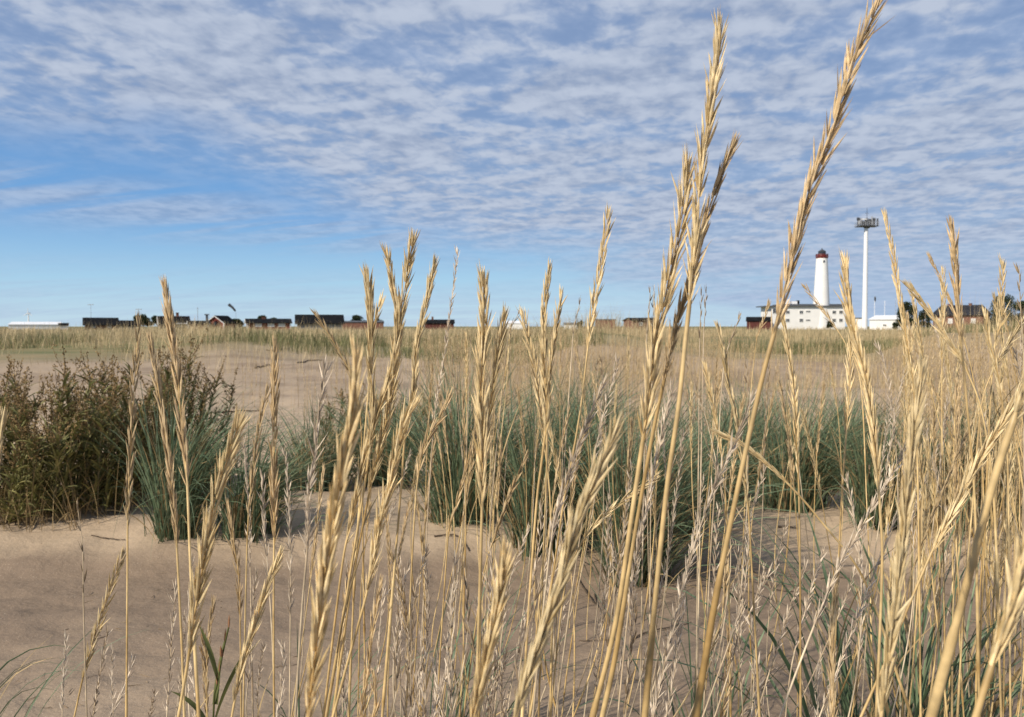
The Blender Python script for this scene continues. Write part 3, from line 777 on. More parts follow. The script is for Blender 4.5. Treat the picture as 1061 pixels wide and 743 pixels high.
# ------------------------------------------------------------------ brown seeding bushes
def dock_bush(p, h, rad, ns, label, leafy=1.0):
    root = thing('seeding_bush', p, label, 'bush', 'brown seeding bushes')
    st = MB(); lf = MB(); sd = MB()
    for _ in range(ns):
        a = rng.random() * 6.283; r = rad * math.sqrt(rng.random())
        b = np.array([p[0] + r * math.cos(a), p[1] + 0.8 * r * math.sin(a), 0]); b[2] = float(ground(b[0], b[1]))
        hh = h * rng.uniform(0.5, 1.15)
        lx, ly = math.cos(a) * r * 0.5 + rng.normal(0.06, 0.06), math.sin(a) * r * 0.4 + rng.normal(0, 0.05)
        ts = np.linspace(0, 1, 9)
        C = np.stack([b[0] + lx * ts ** 1.5, b[1] + ly * ts ** 1.5, b[2] + hh * ts], 1)
        st.tube(C, np.linspace(0.0035, 0.0012, 9), 4, rng.uniform(0.2, 0.8), False)
        # side shoots and seed spikes
        spikes = [(C, 0.64, 1.0)]
        for _k in range(rng.integers(3, 7)):
            t0 = rng.uniform(0.55, 0.88); o = np.array([np.interp(t0, ts, C[:, c]) for c in range(3)])
            aa = rng.random() * 6.283; ll = rng.uniform(0.07, 0.19)
            S = np.stack([o + ll * np.array([math.cos(aa) * 0.55 * q, math.sin(aa) * 0.55 * q, q * (0.55 + 0.4 * q)]) for q in np.linspace(0, 1, 5)])
            st.tube(S, np.linspace(0.0016, 0.0008, 5), 3, rng.uniform(0.2, 0.8), False)
            spikes.append((S, 0.2, 0.8))
        for S, f0, sc in spikes:
            m = int(32 * sc * (1.3 if f0 > 0.4 else 0.7))
            t = f0 + (1 - f0) * rng.random(m) ** 0.8
            tt = np.linspace(0, 1, len(S))
            o = np.stack([np.interp(t, tt, S[:, c]) for c in range(3)], 1) + rng.normal(0, 0.0065, (m, 3)) * (1.25 - 0.6 * t)[:, None]
            dr = np.stack([rng.normal(0, 0.6, m), rng.normal(0, 0.6, m), np.full(m, 0.8)], 1)
            sd.spindles(o, dr, rng.uniform(0.008, 0.017, m), rng.uniform(0.002, 0.0042, m), np.clip(rng.normal(0.45, 0.25, m), 0, 1), 0.8)
        nl = int(34 * leafy)
        t = rng.uniform(0.03, 0.86, nl)
        o = np.stack([np.interp(t, ts, C[:, c]) for c in range(3)], 1)
        lf.blades(o, rng.random(nl) * 6.283, rng.uniform(0.05, 0.16, nl) * (1.15 - 0.55 * t), rng.uniform(0.4, 1.2, nl), rng.uniform(0.2, 1.4, nl), rng.uniform(0.007, 0.016, nl), 4, 0.25,
                  np.clip(rng.normal(0.5, 0.25, nl), 0, 1), 0.1, rng.normal(0, 0.8, nl), ground)
    th = MB(); k = ns * 9; a = rng.random(k) * 6.283; r = rad * 1.1 * np.sqrt(rng.random(k)); bx = p[0] + r * np.cos(a); by = p[1] + r * np.sin(a)
    th.blades(np.stack([bx, by, ground(bx, by)], 1), rng.random(k) * 6.283, rng.uniform(0.1, 0.5, k), rng.uniform(0.05, 0.7, k), rng.uniform(0.1, 1.2, k), rng.uniform(0.002, 0.005, k), 5, 0.3, rng.random(k), 0, 0, ground)
    o = th.build('dry_blades', 'dry_leaf', root, True); o['kind'] = 'stuff'
    st.build('stems', 'brown_stem', root); o = lf.build('leaves', 'olive', root, True); o2 = sd.build('seed_spikes', 'brown_seed', root)
    o['kind'] = 'stuff'; o2['kind'] = 'stuff'


for px, py, h, rad, ns, lab in [
    (-22, 532, 0.74, 0.22, 16, 'brown seeding bush cut by the left edge'),
    (30, 535, 0.80, 0.26, 24, 'leftmost full brown seeding bush with olive lower leaves'),
    (82, 528, 0.86, 0.26, 26, 'brown seeding bush in the middle of the left thicket'),
    (128, 520, 0.82, 0.22, 22, 'brown seeding bush behind the tall upright tan ear'),
    (178, 505, 0.90, 0.20, 18, 'brown seeding bush behind the leftmost blue-green clump'),
    (212, 500, 0.74, 0.13, 8, 'thin loose brown bush at the right end of left thicket'),
    (372, 470, 0.50, 0.20, 12, 'dark low bush behind the plump yellow ear left of centre'),
    (430, 468, 0.46, 0.18, 9, 'small dark bush behind the centre-left golden cluster'),
]:
    dock_bush(gpt(px, py), h * 0.80, rad, int(ns * 1.15), lab, 1.5)

# ------------------------------------------------------------------ green weed at lower left
wp = at(222, 760, 1.0); wp[2] = float(ground(wp[0], wp[1]))
root = thing('green_weed', wp, 'green broad-leaved weed with a rust bud beside the bristly yellow ear', 'weed')
mb = MB(); C = catmull([at(237, 650, 1.0), at(231, 676, 1.0), at(226, 705, 1.0), at(221, 743, 1.0), wp + np.array([0, 0, 0.2]), wp - np.array([0, 0, 0.02])], 30)
mb.tube(C, np.linspace(0.001, 0.0018, 30), 6, 0.5); mb.build('stem', 'green_leaf', root, True)
mb = MB(); o = np.array([C[k] for k in range(0, 5)])
mb.spindles(o, np.array([[0.05 * math.cos(k * 2), 0.2 * math.sin(k * 2.2), 1] for k in range(5)]), 0.016, 0.0022, 0.5); mb.build('bud', 'pod', root)
for (x0, y0), az, L, ln, bd, w in (((226, 705), 3.0, 0.07, 0.25, 0.25, 0.007), ((221, 750), 0.1, 0.105, 0.32, 0.35, 0.009), ((223, 730), 1.4, 0.10, 0.2, 0.6, 0.009), ((219, 758), 3.4, 0.07, 0.4, 0.8, 0.008)):
    mb = MB(); mb.blades(at(x0, y0, 1.0)[None], az, L, ln, bd, w, 9, 0.2, 0.5, 0, 1.3); mb.build('leaf', 'green_leaf', root, True)

# ------------------------------------------------------------------ twigs and washed-up stems on the sand
def twig(pxs, r, label, fork=False):
    P = np.array([gpt(x, y) for x, y in pxs]); P[:, 2] += r * 0.8
    root = None
    mb = MB(); C = catmull(P, 22); C[:, 2] = ground(C[:, 0], C[:, 1]) + r * 0.9 + 0.004 * np.sin(np.linspace(0, 3.1, 22)) + np.abs(rng.normal(0, r * 0.3, 22))
    mb.tube(C, np.linspace(r, r * 0.5, 22) * rng.uniform(0.8, 1.2, 22), 5, np.clip(rng.normal(0.4, 0.2, 22), 0, 1))
    if fork:
        q = C[11]; e = q + (C[16] - q) * 1.1 + np.array([0.03, -0.08, 0]); e[2] = float(ground(e[0], e[1])) + r
        mb.tube(np.linspace(q, e, 5), np.linspace(r * 0.6, r * 0.3, 5), 4, 0.4)
    o = mb.build('twig', 'twig', None, True)
    tag(o, label, 'twig', 'twigs lying on the sand')


twig([(-5, 554), (40, 536), (72, 520), (105, 511)], 0.007, 'long dry branch lying along the foot of the brown bush')
twig([(20, 562), (38, 540)], 0.003, 'short dark twig on the ledge of sand at left', True)
twig([(95, 569), (130, 564)], 0.003, 'dark twig on the bright ledge of sand left of the clump')
twig([(598, 598), (612, 622), (624, 637)], 0.004, 'curved dark twig below the tallest blue-green clump')
twig([(616, 616), (619, 628)], 0.003, 'tiny dark twig right of the curved dark twig')
twig([(655, 664), (688, 653), (716, 645)], 0.003, 'thin dark twig on the near sand under the long silvery ear')
twig([(600, 664), (640, 664)], 0.002, 'straight thin twig left of the thick bare stems')
twig([(780, 592), (800, 610), (826, 614)], 0.003, 'bent dark twig on the sand below the wide clump')
twig([(795, 600), (806, 596)], 0.003, 'tiny twig just above the bent dark twig')
twig([(806, 556), (826, 562)], 0.005, 'dark thick twig at the foot of the clump below the lighthouse')
twig([(850, 597), (880, 600)], 0.003, 'dark twig on sand left of the plump right ear')
twig([(850, 632), (905, 634)], 0.002, 'long hair-thin twig on near sand left of the plump right ear')
twig([(264, 383), (284, 380)], 0.02, 'dark washed-up stick on pale sand left of the orange-tan ear')
twig([(225, 428), (248, 426), (270, 426)], 0.012, 'dark stick on pale sand right of the left thicket')
twig([(308, 377), (334, 374)], 0.02, 'dark washed-up stick on pale sand right of the orange-tan ear')
twig([(450, 558), (474, 570), (486, 578)], 0.004, 'pale root lying at the foot of the central clump')
twig([(276, 367), (300, 366)], 0.02, 'farthest dark stick on pale sand under the long red house')

mb = MB(); k = 900
px_ = rng.uniform(-20, 1080, k); py_ = 400 + 360 * rng.random(k) ** 0.9; d_ = CAMZ * F / (py_ - 338); bx = (px_ - 530.5) / F * d_
kp = fbm(bx * 1.6 + 3, d_ * 1.6, 3) > 0.04; bx = bx[kp]; d_ = d_[kp]; k = len(bx)
aa = rng.random(k) * 6.283
mb.spindles(np.stack([bx, d_, ground(bx, d_) + 0.0015], 1), np.stack([np.cos(aa), np.sin(aa), rng.uniform(-0.02, 0.12, k)], 1), rng.uniform(0.008, 0.06, k), rng.uniform(0.0007, 0.0017, k), rng.random(k) ** 1.5)
tag(mb.build('straw_litter', 'dark', None), kind='stuff')
# drift line rubbish: far dark streaks in the sand
# ------------------------------------------------------------------ far meadow (uncountable)
def meadow(n, name, mat, xr_px, yfn, hr, wr, patch, lo=0.0, front=11):
    mb = MB()
    d = yfn(n)
    px = rng.uniform(*xr_px, n)
    bx = (px - 530.5) / F * d
    keep = (fbm(bx * patch[0] + 5, d * patch[1] + 9, 3) > lo) & (d > d.min() + front * (0.5 + 2.2 * fbm(bx * 0.16 + 40, d * 0 + 3, 5)))
    bx, d = bx[keep], d[keep]; m = len(bx)
    base = np.stack([bx, d, ground(bx, d) - 0.02], 1)
    hv = np.clip(1 + 1.9 * fbm(bx * 0.25, d * 0.15, 4), 0.35, 1.7)
    mb.blades(base, rng.random(m) * 6.283, rng.uniform(*hr, m) * hv, np.abs(rng.normal(0.15, 0.2, m)), np.abs(rng.normal(0.5, 0.5, m)),
              rng.uniform(*wr, m) * np.clip(d / 30, 0.7, 4), 3, 0, np.clip(rng.normal(0.5, 0.2, m) + 0.5 * fbm(bx * 0.3, d * 0.2, 2), 0, 1))
    return tag(mb.build(name, mat, None), kind='stuff')


meadow(52000, 'meadow_grass', 'meadow', (-160, 1220), lambda n: 24 + 75 * rng.random(n) ** 1.6, (0.30, 0.85), (0.008, 0.02), (0.08, 0.06), -0.12)
meadow(15000, 'meadow_grass', 'meadow', (-160, 1220), lambda n: 90 + 150 * rng.random(n), (0.35, 0.9), (0.012, 0.03), (0.08, 0.06), -0.3)
meadow(46000, 'ground_cover', 'scrub', (-160, 1220), lambda n: 20 + 24 * rng.random(n) ** 1.2, (0.15, 0.5), (0.012, 0.035), (0.22, 0.12), 0.0, 7)
meadow(9000, 'meadow_grass', 'meadow', (-100, 1180), lambda n: 15 + 12 * rng.random(n), (0.2, 0.7), (0.006, 0.014), (0.25, 0.3), 0.07, 2)
meadow(16000, 'meadow_grass', 'meadow', (430, 1200), lambda n: 7.5 + 14 * rng.random(n), (0.15, 0.6), (0.005, 0.011), (0.45, 0.5), 0.06, 1)
meadow(12000, 'meadow_grass', 'meadow', (380, 1220), lambda n: 24 + 20 * rng.random(n), (0.55, 1.2), (0.005, 0.010), (0.35, 0.3), 0.08, 3)


# ------------------------------------------------------------------ far buildings
def gz(x, y): return float(ground(x, y))


def local_frame(px, D, yaw):
    p = at(px, 341, D); p[2] = gz(p[0], p[1]) - 0.1
    return p, yaw + math.atan((530.5 - px) / F)


def xf(p, yaw, v):
    v = np.asarray(v, float).reshape(-1, 3); ca, sa = math.cos(yaw), math.sin(yaw)
    return v @ np.array([[ca, sa, 0], [-sa, ca, 0], [0, 0, 1]]) + p


def house(name, px, D, w, dp, wall_h, ridge_h, yaw, wall, roof, label, cat, windows=(), door=None, chimneys=(), over=0.4, hip=0.0, corners=None,
          win_size=(1.1, 1.1), win_mat='glass', gable_front=False, gable_windows=(), trim=None, group=None):
    p, yaw = local_frame(px, D, yaw)
    root = thing(name, p, label, cat, group)
    X_, Y_ = w / 2, dp / 2
    mb = MB()
    b = [(-X_, -Y_), (X_, -Y_), (X_, Y_), (-X_, Y_)]
    V = [(*q, 0) for q in b] + [(*q, wall_h) for q in b]
    Qs = [(0, 1, 5, 4), (1, 2, 6, 5), (2, 3, 7, 6), (3, 0, 4, 7)]
    Ts = []
    if hip == 0 and ridge_h > wall_h:
        V += [(-X_, 0, ridge_h), (X_, 0, ridge_h)]; Ts = [(5, 6, 9), (7, 4, 8)]
    mb.add(xf(p, yaw, V), Qs, Ts); mb.build('wall', wall, root)
    mb = MB(); th = 0.18
    if ridge_h > wall_h:
        sl = (ridge_h - wall_h) / Y_
        ex, ey = X_ + over, Y_ + over; ez = wall_h - sl * over + 0.05; rx = X_ + over - hip; rz = ridge_h + 0.05
        bot = [(-ex, -ey, ez), (ex, -ey, ez), (ex, ey, ez), (-ex, ey, ez), (-rx, 0, rz), (rx, 0, rz)]
        top = [(x, y, z + th) for x, y, z in bot]
        V = bot + top
        faces = [(6, 7, 11, 10), (8, 9, 10, 11), (1, 0, 4, 5), (3, 2, 5, 4), (0, 1, 7, 6), (2, 3, 9, 8)]
        if hip: tris = [(7, 8, 11), (9, 6, 10), (2, 1, 5), (0, 3, 4)]; faces += [(1, 2, 8, 7), (3, 0, 6, 9)]
        else: tris = []; faces += [(1, 5, 11, 7), (5, 2, 8, 11), (3, 4, 10, 9), (4, 0, 6, 10)]
        mb.add(xf(p, yaw, V), faces, tris)
    else:
        mb.box(xf(p, yaw, [(0, 0, wall_h + 0.17)])[0], (w + 2 * over, dp + 2 * over, 0.3), yaw)
    rf = mb.build('roof', roof, root)
    for cx, cw, ch in chimneys:
        mb = MB(); mb.box(xf(p, yaw, [(cx, 0, ridge_h + ch / 2 - 0.35)])[0], (cw, cw, ch + 0.9), yaw)
        mb.box(xf(p, yaw, [(cx, 0, ridge_h + ch + 0.14)])[0], (cw * 1.3, cw * 1.3, 0.12), yaw)
        o = mb.build('chimney', 'brick' if wall != 'white' else 'grey', rf)
    for wx, wz in windows:
        pw, ph = win_size
        mb = MB(); mb.box(xf(p, yaw, [(wx, -Y_ - 0.03, wz)])[0], (pw, 0.06, ph), yaw); wn = mb.build('window', win_mat, root)
        mb = MB()
        for fx, fz, sx, sz in ((0, ph / 2 + 0.05, pw + 0.24, 0.11), (0, -ph / 2 - 0.05, pw + 0.24, 0.11), (-pw / 2 - 0.06, 0, 0.11, ph), (pw / 2 + 0.06, 0, 0.11, ph), (0, 0, 0.06, ph)):
            mb.box(xf(p, yaw, [(wx + fx, -Y_ - 0.05, wz + fz)])[0], (sx, 0.09, sz), yaw)
        mb.build('frame', trim or 'white_wood', wn)
    for wy, wz in gable_windows:
        mb = MB(); mb.box(xf(p, yaw, [(-X_ - 0.03, wy, wz)])[0], (0.06, *win_size), yaw); mb.build('window', win_mat, root)
    if door is not None:
        mb = MB(); mb.box(xf(p, yaw, [(door, -Y_ - 0.04, 1.05)])[0], (0.95, 0.07, 2.1), yaw); mb.build('door', 'white_wood', root)
    if corners:
        for cx in (-X_, X_):
            for cy in (-Y_, Y_):
                mb = MB(); mb.box(xf(p, yaw, [(cx, cy, wall_h / 2 - 0.02)])[0], (0.24, 0.24, wall_h - 0.05), yaw); mb.build('corner_board', corners, root)
        if hip == 0 and ridge_h > wall_h:
            for sx in (-1, 1):
                for sy in (-1, 1):
                    mb = MB()
                    A = np.array([sx * (X_ + over + 0.03), sy * (Y_ + over), wall_h - (ridge_h - wall_h) / Y_ * over + 0.02])
                    B_ = np.array([sx * (X_ + over + 0.03), 0, ridge_h + 0.02])
                    mb.tube(xf(p, yaw, [A, B_]), 0.12, 4); mb.build('barge_board', corners, root)
    return root


S = lambda D: D / F
H = lambda py, D: CAMZ + (338 - py) * D / F + 0.3       # height above local ground of something seen at pixel row py

# far left: long white shed, turbine behind
D = 300
house('long_shed', 38, D, 50 * S(D), 7, H(336.8, D), H(334.3, D), 0.0, 'white', 'white_metal', 'long low white shed at the far left of the skyline', 'shed', hip=1.2, over=0.2, win_size=(1, 0.8))
house('small_shed', 66, 290, 8 * S(290), 5, H(337.5, 290), H(335.5, 290), 0.0, 'white', 'roof', 'small white shed with dark roof at the long white shed end', 'shed', over=0.3)
# wind turbine
D = 1500; p = at(29.5, 341, D); p[2] = gz(p[0], p[1])
t = thing('wind_turbine', p, 'pale distant wind turbine above the long white shed', 'wind turbine')
hub = at(29.5, 324.5, D); mb = MB(); mb.tube(np.linspace(p, hub, 6), np.linspace(1.3, 0.8, 6), 12); mb.build('tower', 'white_metal', t, True)
mb = MB(); mb.box(hub + np.array([0, 1.5, 0]), (1.8, 6, 1.8)); mb.build('nacelle', 'white_metal', t)
for a in (90, 210, 330):
    e = hub + np.array([math.cos(math.radians(a)) * 10, -2, math.sin(math.radians(a)) * 10])
    mb = MB(); mb.tube(np.linspace(hub + np.array([0, -2, 0]), e, 5), [0.6, 0.7, 0.5, 0.35, 0.1], 6); mb.build('blade', 'white_metal', t, True)

D = 240
house('barn', 104.5, D, 30 * S(D), 9, H(337.2, D), H(330.4, D), 0.02, 'dark_red', 'roof', 'dark-roofed barn right of the long white shed', 'barn', over=0.5, win_size=(0.9, 0.7), windows=((-2, 1.2), (2, 1.2)))
house('barn', 131, D + 8, 19 * S(D), 7, H(338, D), H(333, D), 0.02, 'grey', 'roof', 'lower dark-roofed barn between the larger barn and a round tree', 'barn', over=0.4)


def tree(px, D, top_py, w_px, label, cat='tree', name='tree', blobs=7, trunk_h=0.35, conifer=False, n=2600, group='trees on the skyline'):
    p = at(px, 341, D); p[2] = gz(p[0], p[1])
    top = H(top_py, D); W = w_px * S(D)
    root = thing(name, p, label, cat, group)
    mb = MB(); C = np.stack([p + np.array([rng.normal(0, 0.08) * k, 0, top * 0.85 * k / 5]) for k in range(6)])
    mb.tube(C, np.linspace(W * 0.035 + 0.05, 0.04, 6), 7, 0.5)
    for k in range(6):
        a = rng.random() * 6.28; z0 = top * rng.uniform(0.25, 0.6)
        q0 = p + np.array([0, 0, z0]); q1 = q0 + np.array([math.cos(a) * W * 0.35, math.sin(a) * W * 0.35, top * 0.2])
        mb.tube(np.linspace(q0, q1, 4), np.linspace(0.07, 0.02, 4), 5, 0.5)
    mb.build('trunk', 'bark', root, True)
    mb = MB(); pts = []; blobs += 5; n = int(n * 1.9)
    for b in range(blobs):
        a = rng.random() * 6.28; zf = rng.uniform(trunk_h, 0.86); rr = (1 - zf) if conifer else math.sin(min(1, (1 - zf) * 1.8 + 0.15) * 1.57)
        c = p + np.array([math.cos(a) * W * 0.30 * rr, math.sin(a) * W * 0.32 * rr, top * zf])
        R = W * rng.uniform(0.22, 0.32) * (0.6 + 0.4 * rr)
        k = n // blobs; v = rng.normal(0, 1, (k, 3)); v /= np.linalg.norm(v, axis=1)[:, None]; v *= rng.random((k, 1)) ** 0.4
        pts.append(c + v * np.array([R, R, min(R * 0.95, top * 0.17)]))
    P = np.concatenate(pts); m = len(P)
    P = P[P[:, 2] < p[2] + top]; m = len(P)
    mb.blades(P, rng.random(m) * 6.28, rng.uniform(0.2, 0.45, m), rng.uniform(0.3, 1.6, m), rng.uniform(0, 0.8, m), rng.uniform(0.2, 0.42, m), 2, 0, np.clip(rng.normal(0.5, 0.25, m), 0, 1), 0, rng.normal(0, 1.5, m))
    mb.build('crown', 'tree', root)
    return root


tree(148, 250, 326.8, 19, 'round dark tree right of the two dark-roofed barns', blobs=10)
tree(163.5, 255, 327.5, 12, 'narrower dark tree left of the black-roofed red house', blobs=8)
# black-roofed house with chimney
house('house', 180, 235, 28 * S(235), 9, H(337, 235), H(328.8, 235), 0.05, 'dark_red', 'roof', 'large black-roofed red house right of the narrower dark tree', 'house', chimneys=((1.0, 0.7, 1.0),), corners='white_wood',
      windows=((1.2, 1.5), (3, 1.5)), win_size=(1.2, 0.9), win_mat='curtain')
house('shed', 205.5, 230, 19 * S(230), 5, H(336.5, 230), H(333.6, 230), 0.0, 'red', 'roof', 'low red shed with a dark chimney pipe at its right end', 'shed', corners='white_wood', over=0.3)
p = at(214.5, 341, 229); p[2] = gz(p[0], p[1]); t = thing('flue_pipe', p, 'dark flue pipe standing at the right end of the low red shed', 'flue pipe')
mb = MB(); hh = H(326.5, 229); mb.tube([p, p + np.array([0, 0, hh])], 0.32, 10); mb.build('pipe', 'dark_steel', t, True)
mb = MB(); mb.box(p + np.array([0, 0, hh - 0.1]), (0.95, 0.95, 0.3)); mb.build('cowl', 'dark_steel', t)
# red gabled house: gable towards us
D = 235; sc_ = S(D)
house('cottage', 229.5, D, 8.0, 4.9, H(335.2, D), H(328.3, D), math.pi / 2 - 0.42, 'red', 'roof', 'red cottage with its white-edged gable facing left of centre', 'cottage', corners='white_wood', over=0.35,
      gable_windows=((0.0, 1.8),), win_size=(0.9, 1.0), win_mat='glass')
tree(246, 240, 331.5, 13, 'small dark tree at the right end of the red gabled cottage', blobs=6, n=1500, trunk_h=0.15)
# long red house
D = 232
house('house', 278, D, 42 * S(D), 7.5, H(335.3, D), H(331.5, D), 0.05, 'red', 'roof', 'long red house with three white windows', 'house', corners='white_wood', over=0.5,
      windows=((-2.7, 1.55), (0.5, 1.55), (3.3, 1.55)), win_size=(1.5, 0.85), win_mat='curtain', chimneys=((-1.2, 0.9, 0.5),))
tree(271, 262, 327.5, 13, 'small dark tree showing over the long red house roof', blobs=6, n=1500)
tree(284, 268, 329.5, 9, 'lower bush top over the middle of the long red house', blobs=5, n=1000)
# big dark hall
D = 245
house('hall', 331, D, 45 * S(D), 10, H(335.5, D), H(327.2, D), 0.03, 'grey', 'roof', 'big dark-roofed hall right of the long red house', 'hall', over=0.6)
house('row_house', 376, 270, 42 * S(270), 6, H(334.5, 270), H(333.4, 270), 0.0, 'brick', 'roof_grey', 'low brown row right of the big dark hall', 'building', over=0.2)
tree(372, 280, 327.3, 16, 'dark tree over the low brown row, left one', blobs=6, n=1500)
tree(392, 282, 329.5, 11, 'dark tree over the low brown row, right one', blobs=5, n=1000)
house('shed', 455, 260, 30 * S(260), 6, H(335.6, 260), H(332.2, 260), 0.0, 'dark_red', 'roof', 'low dark-roofed shed behind the slender silvery ear', 'shed', over=0.3, chimneys=((-2.0, 0.6, 0.9),))
house('shed', 533, 300, 24 * S(300), 8, H(335.5, 300), H(333.2, 300), 0.0, 'white', 'white_metal', 'low white shed on the skyline right of the upright golden pair', 'shed', over=0.2, hip=1)
house('shed', 593, 290, 17 * S(290), 7, H(336.6, 290), H(335.2, 290), 0.0, 'white', 'roof_grey', 'low grey-roofed shed left of the brick-red box building', 'shed', over=0.2)
tree(601.5, 285, 331.5, 6, 'small round bush at the grey-roofed shed', cat='bush', name='bush', blobs=5, n=700, trunk_h=0.1)
house('box_building', 627, 250, 20 * S(250), 5, H(332.2, 250), H(332.2, 250), 0.05, 'brick', 'roof_grey', 'small flat brick-red box building left of the tallest ear', 'building', over=0.1)
house('shed', 664, 240, 27 * S(240), 8, H(333, 240), H(330.5, 240), 0.35, 'brick', 'roof', 'brick-red shed with dark sloping roof behind the tall ears', 'shed', over=0.4, windows=((2.0, 1.8), (-1.5, 1.8)), win_size=(0.9, 0.7))
house('shed', 786, 270, 23 * S(270), 7, H(333.2, 270), H(329.3, 270), 0.05, 'dark_red', 'roof', 'dark low shed left of the white station', 'shed', over=0.3)

# pilot station: two-storey white block around the lighthouse
D = 273; s_ = S(D)
p = at(836, 341, D); p[2] = gz(p[0], p[1]) - 0.1
st = thing('pilot_station', p, 'white two-storey station behind the lighthouse', 'building')
xl = (799.5 - 836) * s_; xr_ = (875.5 - 836) * s_; wh = H(318.0, D); dp = 12
mb = MB(); mb.box(p + np.array([(xl + xr_) / 2, dp / 2, wh / 2]), (xr_ - xl, dp, wh)); mb.build('wall', 'white', st)
rl = (794.5 - 836) * s_; rr_ = (876.5 - 836) * s_
mb = MB(); mb.box(p + np.array([(rl + rr_) / 2, dp / 2 - 0.1, wh + 0.17]), (rr_ - rl, dp + 1.2, 0.33)); mb.box(p + np.array([(rl + rr_) / 2 + 2.2, dp / 2, wh + 0.6]), (rr_ - rl - 6, dp - 1.5, 0.5)); rf = mb.build('roof', 'roof_grey', st)
for px_, w_, h_, m_ in ((817.5, 1.5, 1.5, 'white_metal'), (826, 2.2, 0.9, 'white_metal'), (812, 0.8, 1.0, 'grey_steel'), (829, 0.7, 1.2, 'dark_steel')):
    mb = MB(); mb.box(p + np.array([(px_ - 836) * s_, 2.6, wh + 0.86 + h_ / 2]), (w_, 1.4, h_)); mb.build('roof_unit', m_, rf)
mb = MB(); mb.box(p + np.array([(860.5 - 836) * s_, 5, wh + 1.5]), (1.3, 1.3, 2.6)); ch = mb.build('chimney', 'grey', rf)
mb = MB(); mb.box(p + np.array([(860.5 - 836) * s_, 5, wh + 2.95]), (0.9, 0.9, 0.3)); mb.build('chimney_cap', 'white_metal', ch)
def station_window(px_, py_, w_, h_):
    z = H(py_, D); x = (px_ - 836) * s_
    mb = MB(); mb.box(p + np.array([x, -0.01, z]), (w_, 0.1, h_)); wn = mb.build('window', 'glass', st)
    mb = MB()
    for fx, fz, sx, sz in ((0, h_ / 2 + 0.06, w_ + 0.26, 0.12), (0, -h_ / 2 - 0.06, w_ + 0.26, 0.12), (-w_ / 2 - 0.06, 0, 0.12, h_), (w_ / 2 + 0.06, 0, 0.12, h_), (0, 0, 0.06, h_)):
        mb.box(p + np.array([x + fx, -0.04, z + fz]), (sx, 0.12, sz))
    mb.build('frame', 'white_wood', wn)
for px_ in (816, 830, 864, 871):
    for py_ in (323.8, 332.2): station_window(px_, py_, 1.05, 0.95)
station_window(803, 322.5, 1.5, 1.5); station_window(837, 332, 1.3, 0.4); station_window(837, 323, 1.3, 0.4)

# lighthouse
D = 275.4; s_ = S(D)
p = at(850.6, 341, D); p[2] = gz(p[0], p[1]) - 0.1
lh = thing('lighthouse', p, 'tall white tapering lighthouse with red gallery and dark lantern', 'lighthouse')
zt = H(268.3, D)
mb = MB(); zz = np.linspace(0, zt, 16); rad = np.interp(zz, [0, zt * 0.36, zt * 0.365, zt], [9.4 * s_, 8.2 * s_, 8.1 * s_, 5.6 * s_])
mb.tube(np.stack([np.full(16, p[0]), np.full(16, p[1]), p[2] + zz], 1), rad, 32); mb.build('tower', 'white', lh, True)
mb = MB(); mb.tube([p + np.array([0, 0, z]) for z in (zt, zt + 0.25, zt + 0.251, zt + 0.45)], [5.7 * s_, 6.2 * s_, 6.3 * s_, 6.3 * s_], 32); mb.build('gallery', 'lamp_red', lh)
mb = MB()
for a in np.linspace(0, 2 * math.pi, 28, endpoint=False):
    c = p + np.array([math.cos(a) * 6.15 * s_, math.sin(a) * 6.15 * s_, zt + 0.45]); mb.tube([c, c + np.array([0, 0, 0.85])], 0.045, 4)
for hz_ in (0.3, 0.58, 0.86):
    mb.tube([p + np.array([math.cos(a) * 6.15 * s_, math.sin(a) * 6.15 * s_, zt + 0.45 + hz_]) for a in np.linspace(0, 2 * math.pi, 33)], 0.07, 4, 0.5, False)
mb.build('railing', 'lamp_red', lh)
mb = MB(); mb.tube([p + np.array([0, 0, z]) for z in (zt + 0.45, zt + 1.1)], 4.2 * s_, 20); mb.build('watch_room', 'lamp_red', lh)
mb = MB(); mb.tube([p + np.array([0, 0, z]) for z in (zt + 1.1, zt + 2.1)], 3.6 * s_, 16); ln = mb.build('lantern', 'glass', lh)
mb = MB()
for a in np.linspace(0, 2 * math.pi, 10, endpoint=False):
    c = p + np.array([math.cos(a) * 3.7 * s_, math.sin(a) * 3.7 * s_, zt + 1.1]); mb.tube([c, c + np.array([0, 0, 1.0])], 0.06, 4)
mb.build('glazing_bars', 'dark_steel', ln)
mb = MB(); mb.tube([p + np.array([0, 0, z]) for z in (zt + 2.1, zt + 2.25, zt + 2.6, zt + 2.85, zt + 3.3)], [4.2 * s_, 3.9 * s_, 2.4 * s_, 0.7 * s_, 0.25 * s_], 20); mb.build('dome', 'dark_steel', lh, True)
for z in (H(271.8, D),):
    r_ = np.interp(z, [zt * 0.365, zt], [8.1 * s_, 5.6 * s_]); mb = MB(); mb.box(p + np.array([0, -r_ + 0.03, z]), (0.45, 0.3, 0.7)); mb.build('window', 'glass', lh)

